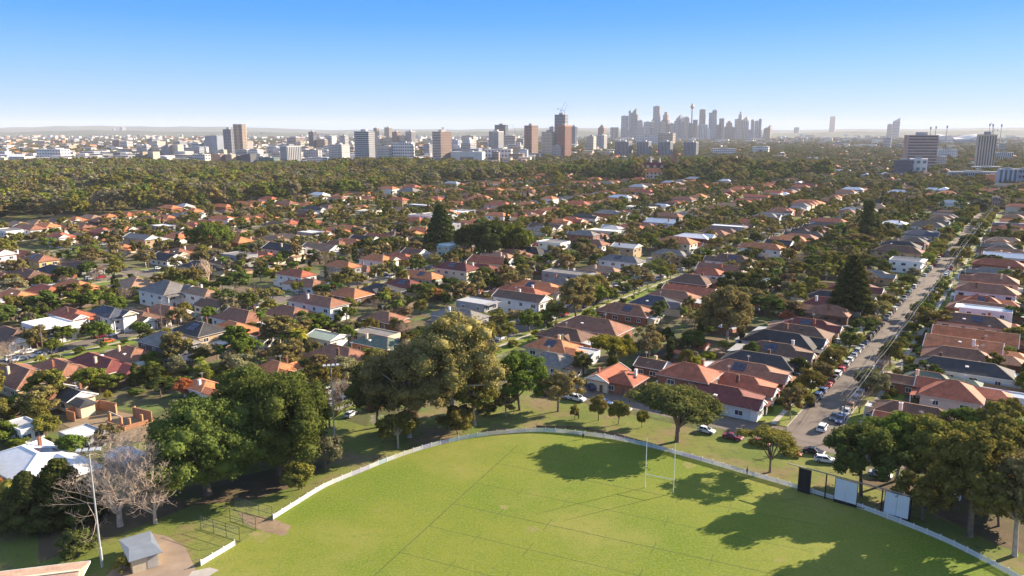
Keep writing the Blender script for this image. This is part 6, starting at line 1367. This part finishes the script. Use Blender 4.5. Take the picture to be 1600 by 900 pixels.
CITY = [
 (57, 106, 233, 252, 'white', 'white glazed office block with deep window grid beyond the woods', dict(th=14, ratio=.4, bays=9, rows=4)),
 (56, 118, 246, 257, 'white', 'low white podium with blue-grey windows under the glazed office block', dict(th=14, ratio=.3, bays=12, rows=2)),
 (100, 146, 254, 267, 'cream', 'cream apartment row at the edge of the woods', dict(th=14, ratio=.3, bays=10, rows=3, nm='apartment_block')),
 (175, 195, 219, 234, 'brown', 'dark brown brick block with reddish side beyond the low white roofs', dict(ratio=.6)),
 (187, 207, 221, 235, 'white', 'white banded block with rusty red stripe', dict(style='band', ratio=.6)),
 (212, 232, 237, 264, 'tan', 'taupe apartment block with sloping end wall', dict(crown='slant', ratio=.5)),
 (226, 250, 237, 264, 'cream', 'cream sculpted concrete block with slanting roofline', dict(style='plain', crown='slant', ratio=.6)),
 (240, 252, 226, 240, 'pale', 'pale slim block behind the sculpted concrete blocks', {}),
 (252, 271, 225, 250, 'grey', 'grey sculpted block with tapering top', dict(crown='slant', style='plain', ratio=.5)),
 (266, 287, 226, 250, 'cream', 'cream faceted block with small square windows', dict(crown='lean', ratio=.6)),
 (280, 323, 231, 244, 'pale', 'long pale low block behind the faceted block', dict(style='band', ratio=.3)),
 (246, 270, 244, 264, 'pale', 'pale angular building in front of the cream faceted block', dict(style='plain', crown='slant', ratio=.5)),
 (268, 302, 247, 263, 'cream', 'cream stepped apartment wing with dark windows beside the woods', dict(ratio=.3, rows=3)),
 (300, 330, 241, 263, 'white', 'white apartment wing with grid of brown windows', dict(ratio=.4, rows=5, bays=6)),
 (314, 353, 212, 244, 'bluegrey', 'leaning blue-grey glass office building', dict(crown='lean', style='band', ratio=.5)),
 (340, 353, 224, 242, 'brown', 'squat dark building tucked beside the dark glass tower', {}),
 (350, 368, 202, 246, 'dark', 'dark glass tower joined to the round tan tower', dict(ratio=.4, wm=CM['bluegrey'])),
 (364, 388, 194, 247, 'tan', 'round-topped tan tower, tallest of the western cluster', dict(crown='round')),
 (366, 396, 220, 240, 'brown', 'brown mid-rise with white vertical fins below the round tan tower', dict(style='vert', wm=CM['pale'], ratio=.4)),
 (327, 352, 241, 262, 'brown', 'dark brown low block beside the white apartment wing', dict(ratio=.4)),
 (350, 369, 241, 262, 'tan', 'plain tan windowless building among the dark low blocks', dict(style='plain', ratio=.5)),
 (368, 401, 240, 262, 'dark', 'dark wedge-shaped building at the edge of the woods', dict(crown='slant', style='plain', ratio=.4)),
 (394, 412, 240, 254, 'white', 'small white block with two dark window rows', dict(style='band', ratio=.4)),
 (403, 436, 246, 262, 'green', 'greenish glazed low building below the tower crane', dict(ratio=.3)),
 (438, 469, 228, 264, 'white', 'white tower with dark left side and pale patterned right side', dict(th=40, ratio=1.4, style='vert')),
 (474, 504, 234, 256, 'pale', 'pale frame-like apartment block behind the white patterned tower', dict(ratio=.3, bays=6)),
 (478, 512, 246, 262, 'white', 'white low apartment row at the foot of the pale frame block', dict(ratio=.3)),
 (483, 495, 206, 235, 'dark', 'dark concrete lift tower with cranes beside it', dict(ratio=.8)),
 (494, 511, 218, 235, 'tan', 'tan block adjoining the dark lift tower', {}),
 (514, 546, 226, 262, 'white', 'white and grey apartment tower with stacked balconies', dict(slab='white', ratio=.7, m2=1)),
 (510, 556, 248, 262, 'pale', 'long pale low apartment row under the balcony tower', dict(style='band', ratio=.2)),
 (555, 586, 206, 263, 'grey', 'tall striped tower of white slabs and glass with maroon blade walls', dict(slab='white', ratio=.6, th=24, rows=19)),
 (584, 593, 200, 224, 'tan', 'slim tan tower with darker cap, first of the far pair', dict(style='vert')),
 (601, 613, 199, 224, 'tan', 'slim tan tower with darker cap, second of the far pair', dict(style='vert')),
 (583, 597, 214, 232, 'cream', 'cream stepped base below the first slim tan tower', dict(ratio=.5)),
 (597, 615, 215, 232, 'cream', 'cream stepped base below the second slim tan tower', dict(ratio=.5)),
 (613, 626, 206, 232, 'brown', 'brown and grey apartment slab behind the speckled white block', {}),
 (623, 637, 213, 232, 'cream', 'cream slab between two taller grey slabs', {}),
 (634, 649, 205, 232, 'pale', 'pale twin slab with bright side wall', dict(style='vert')),
 (612, 648, 223, 256, 'white', 'white block speckled with black windows beyond the woods', dict(ratio=.35, th=18, bays=9, rows=7)),
 (586, 613, 230, 256, 'pale', 'pale stepped apartment row beside the striped tower', dict(slab='white', ratio=.3)),
 (663, 676, 225, 248, 'grey', 'grey office box beyond the speckled white block', {}),
 (676, 705, 206, 256, 'brown', 'tower with dark balconies and plain brown end wall', dict(ratio=1.3, th=38, slab='white')),
 (704, 758, 237, 256, 'white', 'long plain white hall with flat roof', dict(style='plain', ratio=.3, th=16)),
 (720, 744, 215, 246, 'pale', 'pale stepped tower with white terraces', dict(crown='step', style='band')),
 (757, 801, 233, 253, 'white', 'white low office with bold square window frames', dict(ratio=.25, th=14, bays=8, rows=3)),
 (764, 787, 205, 240, 'pale', 'pale tower with cream lit right side beside cranes', dict(style='vert')),
 (773, 794, 195, 232, 'dark', 'dark curved-top tower behind the pale tower', dict(ratio=.5)),
 (795, 820, 240, 254, 'tan', 'low tan building with flat white roof line', dict(style='band', ratio=.3)),
 (819, 841, 196, 250, 'brown', 'dark-sided brown tower with speckled right face', dict(ratio=1.3, th=35)),
 (846, 869, 206, 246, 'cream', 'beige gridded tower between the two brown towers', dict(ratio=.9)),
 (866, 887, 179, 246, 'grey', 'tallest grey tower still under wraps with cranes on top', dict(ratio=.6, style='band')),
 (871, 893, 196, 250, 'orange', 'rust-orange faced tower with dark glass left side', dict(ratio=1.2, th=40, style='vert')),
 (891, 902, 197, 232, 'bluegrey', 'grey-blue tower directly behind the rust-orange tower', dict(style='vert')),
 (858, 868, 198, 228, 'grey', 'narrow grey tower just left behind the wrapped tower'.replace('left ', ''), {}),
 (862, 880, 228, 250, 'pale', 'low dark-windowed block at the foot of the wrapped tower', dict(ratio=.5)),
 (916, 932, 213, 240, 'cream', 'cream mid-rise below the brown pyramid-topped tower', {}),
 (934, 947, 194, 226, 'brown', 'brown tower with small pyramid roof', dict(crown='pyramid')),
 (931, 949, 211, 236, 'white', 'white block in front of the brown pyramid-topped tower', dict(style='vert')),
 (961, 988, 221, 248, 'grey', 'first grey public housing slab with bright end wall, from the wrapped tower', dict(th=30, ratio=.7, style='vert', group='four grey slab towers')),
 (995, 1018, 221, 248, 'grey', 'second grey public housing slab with bright end wall, from the wrapped tower', dict(th=30, ratio=.7, style='vert', group='four grey slab towers')),
 (1028, 1052, 221, 248, 'grey', 'third grey public housing slab, just behind the church spire', dict(th=30, ratio=.7, style='vert', group='four grey slab towers')),
 (1068, 1092, 222, 248, 'grey', 'fourth grey public housing slab, nearest the white hospital blocks', dict(th=30, ratio=.7, style='vert', group='four grey slab towers')),
 (994, 1028, 212, 228, 'white', 'long white block with rows of windows before the skyline', dict(ratio=.2, th=12)),
 (1028, 1056, 208, 228, 'tan', 'tan square block at the end of the long white block', dict(ratio=.6)),
 (1112, 1150, 232, 245, 'white', 'white hospital-like block with grid of windows among trees', dict(ratio=.25, th=14, bays=12, rows=4)),
 (1176, 1202, 229, 243, 'white', 'white slab half hidden in trees beyond the white hospital block', dict(ratio=.4, bays=8, rows=4)),
 (1208, 1226, 243, 251, 'white', 'low white house-like block past the half hidden white slab', dict(ratio=.3)),
 (1295, 1306, 182, 212, 'tan', 'lone tall tan tower on the horizon', dict(style='plain')),
 (1240, 1250, 199, 213, 'grey', 'small lone grey tower low on the horizon', {}),
 (1200, 1206, 196, 212, 'grey', 'thin grey block at the skyline end', {}),
 (1393, 1407, 184, 216, 'pale', 'tall pale tower with slanted top near the stadium', dict(crown='slant', style='band')),
 (1385, 1394, 194, 216, 'tan', 'shorter tan tower beside the slant-topped one', {}),
 (1380, 1394, 215, 234, 'white', 'white banded apartment tower below the slant-topped tower', dict(style='band')),
 (1398, 1413, 225, 236, 'tan', 'small tan block between the banded apartments and pink slab', {}),
 (1414, 1461, 211, 270, 'pink', 'big pink-brown banded office slab with pale end wall', dict(style='band', th=12, ratio=.55, rows=13)),
 (1397, 1424, 250, 280, 'dark', 'dark window-gridded low block in front of the pink-brown slab', dict(th=10, ratio=.3, bays=6, rows=5)),
 (1420, 1450, 248, 280, 'white', 'white-walled block with green glass corner before the pink-brown slab', dict(th=26, ratio=.7, bays=3, rows=3, wm=CM['green'])),
 (1466, 1494, 233, 250, 'white', 'white low building with rooftop box beyond the avenue', dict(ratio=.3, th=14)),
 (1450, 1478, 244, 264, 'pale', 'pale brown row building beside the avenue', dict(ratio=.4)),
 (1524, 1553, 210, 268, 'cream', 'unfinished concrete frame tower with vertical columns and crane', dict(style='vert', th=22, ratio=.6, bays=7)),
 (1556, 1581, 238, 254, 'white', 'white block with dark upright windows beyond the frame tower', dict(style='vert', ratio=.3)),
 (1560, 1572, 225, 240, 'pale', 'small banded block above the white block with upright windows', dict(style='band')),
 (1484, 1558, 268, 285, 'pale', 'long pale curved-front building with many small windows', dict(ratio=.15, th=8, bays=24, rows=2)),
 (1520, 1562, 260, 272, 'white', 'white low terrace building behind the long pale building', dict(ratio=.2, th=8)),
 (1558, 1586, 264, 296, 'palebluish', 'pale bluish-white modern block with slot windows', dict(th=8, ratio=.3, style='vert', bays=4)),
 (1549, 1562, 308, 331, 'brown', 'small brown brick flats closing the far end of the wide street', dict(ratio=.8, bays=3, rows=3, th=20)),
 (1583, 1625, 264, 296, 'bluegrey', 'dark gridded wing of the modern block at picture edge', dict(th=6, ratio=.3, bays=8, rows=4, wm=M_BLACK)),
 (1540, 1560, 273, 294, 'orange', 'orange brick gabled end building beside the modern block', dict(style='plain', ratio=.5)),
 (45, 53, 203, 214, 'pale', 'far white speck of a tower above the western suburbs', {}) if 0 else None,
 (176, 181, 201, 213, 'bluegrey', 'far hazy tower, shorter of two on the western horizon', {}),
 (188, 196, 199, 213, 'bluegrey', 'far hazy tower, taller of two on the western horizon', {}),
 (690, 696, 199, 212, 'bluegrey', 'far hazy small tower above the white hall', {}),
]
for r_ in CITY:
    if r_ is None: continue
    kw = dict(r_[6]); kw.pop('m2', 0); nm = 'apartment_block' if 'apartment' in r_[5] or 'slab' in r_[5] else 'tower' if 'tower' in r_[5] else kw.pop('nm', 'office_block'); kw.pop('nm', 0)
    ct = 'tower' if nm == 'tower' else 'apartments' if nm == 'apartment_block' else 'building'
    block(r_[0], r_[1], r_[2], r_[3], r_[4], r_[5], cat=ct, nm=nm, **kw)
# the skyline, six kilometres off
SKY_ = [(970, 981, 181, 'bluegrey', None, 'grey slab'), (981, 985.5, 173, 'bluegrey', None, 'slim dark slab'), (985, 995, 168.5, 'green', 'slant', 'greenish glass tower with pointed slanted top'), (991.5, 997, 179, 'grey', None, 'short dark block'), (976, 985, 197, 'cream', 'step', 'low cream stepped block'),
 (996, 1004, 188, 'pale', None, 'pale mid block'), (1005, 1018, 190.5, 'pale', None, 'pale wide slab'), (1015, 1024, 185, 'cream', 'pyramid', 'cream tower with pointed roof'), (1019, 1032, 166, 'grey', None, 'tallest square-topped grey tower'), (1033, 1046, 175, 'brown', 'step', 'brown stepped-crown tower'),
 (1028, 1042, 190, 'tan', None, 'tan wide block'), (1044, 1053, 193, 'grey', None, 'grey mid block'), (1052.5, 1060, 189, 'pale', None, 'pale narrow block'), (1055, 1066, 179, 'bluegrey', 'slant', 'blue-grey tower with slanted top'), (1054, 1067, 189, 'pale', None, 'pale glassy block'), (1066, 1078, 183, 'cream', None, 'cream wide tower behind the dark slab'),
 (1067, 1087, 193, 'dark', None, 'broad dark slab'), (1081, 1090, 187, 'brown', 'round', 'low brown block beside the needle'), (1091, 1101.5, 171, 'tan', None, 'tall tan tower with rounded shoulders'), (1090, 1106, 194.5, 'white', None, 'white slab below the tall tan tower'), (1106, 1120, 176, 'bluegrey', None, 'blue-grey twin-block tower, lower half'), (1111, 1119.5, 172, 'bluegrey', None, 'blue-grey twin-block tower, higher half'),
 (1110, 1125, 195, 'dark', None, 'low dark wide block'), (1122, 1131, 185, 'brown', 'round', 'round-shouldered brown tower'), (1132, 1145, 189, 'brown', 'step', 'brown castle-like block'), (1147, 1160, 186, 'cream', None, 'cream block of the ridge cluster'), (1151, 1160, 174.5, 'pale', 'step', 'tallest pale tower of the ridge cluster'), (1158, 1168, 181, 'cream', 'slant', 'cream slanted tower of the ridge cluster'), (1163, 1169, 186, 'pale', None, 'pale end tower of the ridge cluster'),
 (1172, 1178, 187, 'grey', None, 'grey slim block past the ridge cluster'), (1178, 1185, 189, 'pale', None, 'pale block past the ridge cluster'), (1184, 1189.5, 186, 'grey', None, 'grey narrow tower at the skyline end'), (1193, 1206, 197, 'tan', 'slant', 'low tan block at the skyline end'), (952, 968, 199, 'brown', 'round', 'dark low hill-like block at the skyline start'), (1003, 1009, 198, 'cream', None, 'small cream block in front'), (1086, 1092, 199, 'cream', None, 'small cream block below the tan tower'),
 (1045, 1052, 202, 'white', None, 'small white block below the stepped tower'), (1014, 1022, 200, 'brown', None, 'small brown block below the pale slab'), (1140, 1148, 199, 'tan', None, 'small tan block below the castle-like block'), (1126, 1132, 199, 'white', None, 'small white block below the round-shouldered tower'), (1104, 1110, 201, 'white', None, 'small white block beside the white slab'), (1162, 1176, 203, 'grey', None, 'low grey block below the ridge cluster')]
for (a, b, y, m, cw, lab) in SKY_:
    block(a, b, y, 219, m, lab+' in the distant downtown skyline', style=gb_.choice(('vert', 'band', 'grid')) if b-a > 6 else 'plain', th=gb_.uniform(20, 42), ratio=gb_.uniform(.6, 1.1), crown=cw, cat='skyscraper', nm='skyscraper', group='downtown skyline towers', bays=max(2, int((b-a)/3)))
# the observation needle
v = -(219-450)/F; k = -_sp+v*cp; tq = -H/k; Y = (cp+v*_sp)*tq; X = (1079.3-800)/F*tq; zt = zof(Y, 160)
t = thing('observation_tower', 'slender observation tower with gold turret rising over the downtown skyline', 'tower', (X, Y, 0))
m = MB(); m.tube([(0, 0, 0), (0, 0, zt-45)], [6, 5], 10); build(m, 'shaft', CM['bluegrey'], t)
m = MB(); m.tube([(0, 0, zt-56), (0, 0, zt-46), (0, 0, zt-38), (0, 0, zt-30), (0, 0, zt-18), (0, 0, zt-16), (0, 0, zt-10)], [5, 11, 15, 14, 9, 6.5, 6], 14); build(m, 'turret', mat('bronzed_turret', (.42, .20, .10), .4, .1, .1, metal=.3), t)
m = MB(); m.tube([(0, 0, zt-10), (0, 0, zt)], [1.5, .6], 6); build(m, 'mast', CM['grey'], t)
# minor blocks beyond the woods, and the mass of far ones
mi = []
for i in range(330):
    px = gb_.uniform(0, 840) if gb_.random() < .86 else gb_.uniform(840, 1000); yb = 262-48*gb_.random()**1.0
    if px > 840: yb = min(yb, 245)
    mi.append((px, yb))
mi.sort(key=lambda q: -q[1]); ind = sorted(mi[:190]); k_ = 0
for (px, yb) in ind:
    sc2 = (yb-205)/50; wd = gb_.uniform(10, 32)*(.35+.65*sc2)*(1.35 if px < 340 else 1); hh = gb_.uniform(4, 11)*(.45+.75*sc2); hh *= (1+.9*gb_.random()) if 200 < px < 830 and gb_.random() < .5 else 1; m = gb_.choice(('white', 'white', 'cream', 'pale', 'grey', 'tan', 'brown', 'palebluish', 'white', 'dark')); k_ += 1
    block(px-wd/2, px+wd/2, yb-hh, yb, m, f"low {dict(palebluish='pale blue').get(m, m)} building among the inner suburbs beyond the woods, {ordn(k_)} counting eastward", style=gb_.choice(('grid', 'band', 'grid', 'plain')), th=gb_.uniform(8, 34), ratio=gb_.uniform(.3, .9), group='low buildings beyond the woods', top=None)
mid_ = sorted((gb_.uniform(190, 835), gb_.uniform(228, 257)) for i in range(62))
for k_, (px, yb) in enumerate(mid_):
    wd = gb_.uniform(11, 26); hh = gb_.uniform(9, 20); m = gb_.choice(('white', 'cream', 'pale', 'white', 'tan', 'cream', 'grey', 'palebluish'))
    block(px-wd/2, px+wd/2, yb-hh, yb, m, f"{dict(palebluish='pale blue').get(m, m)} mid-rise apartment block beyond the woods, {ordn(k_+1)} counting eastward", style=gb_.choice(('grid', 'band', 'grid')), th=gb_.uniform(12, 36), ratio=gb_.uniform(.4, 1), group='mid-rise blocks beyond the woods', cat='apartments', nm='apartment_block', slab='white' if gb_.random() < .3 else None)
fb = MB(); gm = [CM[k] for k in ('white', 'cream', 'pale', 'grey', 'tan', 'brown', 'orange', 'dark')]
def fbox(px, yb, wd, hh):
    v = -(yb-450)/F; k = -_sp+v*cp; tq = -H/k; Y = (cp+v*_sp)*tq; X = (px-800)/F*tq; w_ = wd/F*tq; h_ = hh/F*tq
    fb.rbox(X, Y, gb_.uniform(-.6, 0), w_, w_*gb_.uniform(.4, 1), 0, h_, gb_.choice((0, 0, 0, 1, 1, 2, 3, 4, 5, 6, 7)))
for i in range(180): fbox(*mi[150+i], gb_.uniform(5, 14), gb_.uniform(2, 5)) if 0 else None
for i in range(4200):
    px = gb_.uniform(-10, 1610); yb = 209+gb_.random()**1.6*(48 if px < 840 else 30); s2 = (yb-203)/50
    if 930 < px < 1300 and yb > 228: continue
    if 840 < px and gb_.random() < .5: continue
    fbox(px, yb, gb_.uniform(6, 22)*(.3+.7*s2), gb_.uniform(2.5, 9)*(.35+.8*s2))
struct('far_city_blocks', fb, gm, 'stuff')
# ---------------------------------------------------------------- cranes
def crane(px, ytop, ybase, dref, lab, luff=False, col='white', jib=14, z0=None, s=1):
    v = -(dref-450)/F; k = -_sp+v*cp; tq = -H/k; Y = (cp+v*_sp)*tq; X = (px-800)/F*tq; za = zof(Y, ybase) if z0 is None else z0; zb = zof(Y, ytop); u_ = tq/F
    t = thing('tower_crane', lab, 'crane', (X, Y, max(0, za)), R(8)); h = zb-max(0, za); wq = .7*u_; m = MB(); mm = CM[col]
    hm_ = h*(.45 if luff else 1)
    for a, b in ((-1, -1), (1, -1), (1, 1), (-1, 1)): m.bar((a*wq/2, b*wq/2, 0), (a*wq/2, b*wq/2, hm_), wq*.22)
    n = max(3, int(hm_/wq/1.5))
    for i in range(n): z1, z2 = hm_*i/n, hm_*(i+1)/n; m.bar((-wq/2, -wq/2, z1), (wq/2, -wq/2, z2), wq*.15); m.bar((wq/2, -wq/2, z1), (wq/2, wq/2, z2), wq*.15)
    build(m, 'mast', mm, t); m = MB(); J = jib*u_
    if luff: m.bar((0, 0, hm_), (s*h*.28, 0, h), wq*.55); m.bar((0, 0, hm_), (-s*J*.25, 0, hm_+wq), wq*.6)
    else: m.bar((0, 0, hm_), (s*J, 0, hm_+wq*.3), wq*.6); m.bar((0, 0, hm_), (-s*J*.45, 0, hm_), wq*.7); m.bar((0, 0, hm_), (0, 0, hm_+wq*3), wq*.5); m.bar((0, 0, hm_+wq*3), (s*J*.7, 0, hm_+wq*.5), wq*.15)
    build(m, 'jib', CM['orange'] if col == 'orange' else mm, t); m = MB(); m.box(-s*J*.45-wq, -s*J*.45+wq, -wq, wq, hm_-wq*2, hm_+wq*.4); build(m, 'counterweight', CM['grey'], t)
crane(418, 208, 258, 262, 'pale tower crane with orange jib over the greenish glazed building', col='white', jib=14); crane(349, 197, 232, 240, 'white luffing crane beside the dark glass tower', True, s=-1)
crane(466, 222, 255, 262, 'white crane mast beside the white patterned tower', jib=7); crane(497, 210, 240, 248, 'thin crane with long level jib over the dark lift tower', col='orange', jib=22)
crane(877, 158, 179, 246, 'taller luffing crane on top of the wrapped grey tower', True, 'pale', z0=zof(1500, 179) if 0 else None); crane(881, 163, 180, 246, 'shorter luffing crane on top of the wrapped grey tower', True, 'pale')
crane(808, 194, 222, 240, 'thin luffing crane before the hills beside the brown tower', True, 'pale', s=-1); crane(1545, 191, 212, 268, 'grey luffing crane on the unfinished concrete frame tower', True, 'grey', s=-1)
# ---------------------------------------------------------------- stadium
v = -(226-450)/F; k = -_sp+v*cp; tq = -H/k; Y = (cp+v*_sp)*tq; X = (1499-800)/F*tq; u_ = tq/F
t = thing('stadium', 'stadium with sweeping white curved roofs on the horizon', 'stadium', (X, Y, 0))
m = MB(); m.box(-48*u_, 50*u_, -14*u_, 30*u_, 0, 7*u_); build(m, 'stand', CM['bluegrey'], t)
for (xa, xb, hp) in ((-50, -14, 16), (4, 50, 16), (-22, 14, 11)):
    m = MB(); n = 12; vs = []
    for i in range(n+1):
        f = i/n; x = (xa+(xb-xa)*f)*u_; z = (7+(hp-7)*math.sin(math.pi*f)**.7)*u_
        vs += [(x, -15*u_, 6.6*u_), (x, -15*u_, z*.86), (x, 6*u_, z), (x, 30*u_, z*.9)]
    m.add(vs, [(i*4+j, (i+1)*4+j, (i+1)*4+j+1, i*4+j+1) for i in range(n) for j in range(3)]); build(m, 'roof', CM['white'], t)
for i, (px, yt) in enumerate(((1441, 201), (1449, 200), (1466, 199), (1531, 196), (1536, 197), (1549, 197))):
    x = (px-800)/F*tq; zt = zof(Y, yt); t = thing('stadium_light_tower', f"dark light tower over the stadium, {ordn(i+1)} counting away from the pink-brown slab", 'light tower', (x, Y-20*u_, 0), 0, 'stadium light towers')
    m = MB(); m.tube([(0, 0, 0), (0, 0, zt)], [.55*u_, .35*u_], 6); build(m, 'mast', CM['dark'], t); m = MB(); m.box(-1.1*u_, 1.1*u_, -.2*u_, .2*u_, zt-1*u_, zt+2.6*u_); build(m, 'lamp_panel', CM['dark'], t)
# ---------------------------------------------------------------- college and spire
X, Y = G(1010, 284); t = thing('college', 'rambling brick college with maroon slate roof and white dormers among trees', 'college', (X, Y, 0), R(-8))
def wing(x0, x1, y0, y1, h, rise, wm, rm): m = MB(); m.box(x0, x1, y0, y1, 0, h); build(m, 'wall', wm, t); m = MB(); roof(m, x0-.5, x1+.5, y0-.5, y1+.5, h, rise, (y1-y0)*.3, (y1-y0)*.3); build(m, 'roof', rm, t)
wing(-2, 22, -12, 2, 14, 6, WM['cream'], RM['orange']); wing(-42, -8, 14, 26, 17, 6, WM['brick'], RM['tan']); wing(-6, 34, 16, 30, 19, 9, WM['brick'], RM['maroon'])
for x in (2, 12, 22): m = MB(); m.box(x-2, x+2, 14, 18, 19.5, 23.5); build(m, 'dormer', WM['cream'], t); m = MB(); roof(m, x-2.4, x+2.4, 13.6, 18.4, 23.5, 2, 0, 0); build(m, 'dormer_roof', RM['maroon'], t)
for x in (6, 19): m = MB(); m.tube([(x, 22, 27), (x, 22, 30), (x, 22, 35)], [1.6, 1.4, .1], 8); build(m, 'cupola', WM['white'], t)
for i in range(4):
    for fl in range(3): window(t, 1+i*5.5, -12.02, 3.5+fl*4.6, -math.pi/2, 2.0, 2.2, False)
X, Y = G(1051, 283); t = thing('church_spire', 'brown stone church spire pointing above the dark trees', 'church', (X, Y, 0), R(20)); zt = zof(Y, 229)
m = MB(); m.box(-4, 4, -4, 4, 0, zt-22); build(m, 'tower', WM['brick'], t); m = MB(); m.add([(-4.4, -4.4, zt-22), (4.4, -4.4, zt-22), (4.4, 4.4, zt-22), (-4.4, 4.4, zt-22), (0, 0, zt)], [(0, 1, 4), (1, 2, 4), (2, 3, 4), (3, 0, 4), (3, 2, 1, 0)]); build(m, 'spire', RM['tan'], t)
for a, b in ((-4, -4), (4, -4), (4, 4), (-4, 4)): m = MB(); m.tube([(a, b, zt-23), (a, b, zt-19), (a, b, zt-15)], [.9, .8, .05], 6); build(m, 'pinnacle', WM['brick'], t)
# the avenue running away past the pink-brown slab
av = MB(); pts = [G(1440, 298), G(1475, 268), G(1497, 252), G(1503, 243)]
for i in range(3):
    (x0, y0), (x1, y1) = pts[i], pts[i+1]; av.add([(x0-8, y0, .05), (x0+8, y0, .05), (x1+9, y1, .05), (x1-9, y1, .05)], [(0, 1, 2, 3)])
struct('avenue', av, M_CONC)
# ---------------------------------------------------------------- air
hz = MB(); hz.box(-17600, 17600, -2200, 22600, -7, 345); ho = build(hz, 'haze', []); ho['kind'] = 'stuff'
hm = bpy.data.materials.new('haze_air'); hm.use_nodes = True; ht = hm.node_tree; ht.nodes.clear(); oo = ht.nodes.new('ShaderNodeOutputMaterial'); pvn = ht.nodes.new('ShaderNodeVolumePrincipled')
pvn.inputs['Color'].default_value = (.86, .90, 1, 1); pvn.inputs['Density'].default_value = 4.2e-5; pvn.inputs['Anisotropy'].default_value = 0.0; ht.links.new(pvn.outputs[0], oo.inputs['Volume']); ho.data.materials.append(hm)
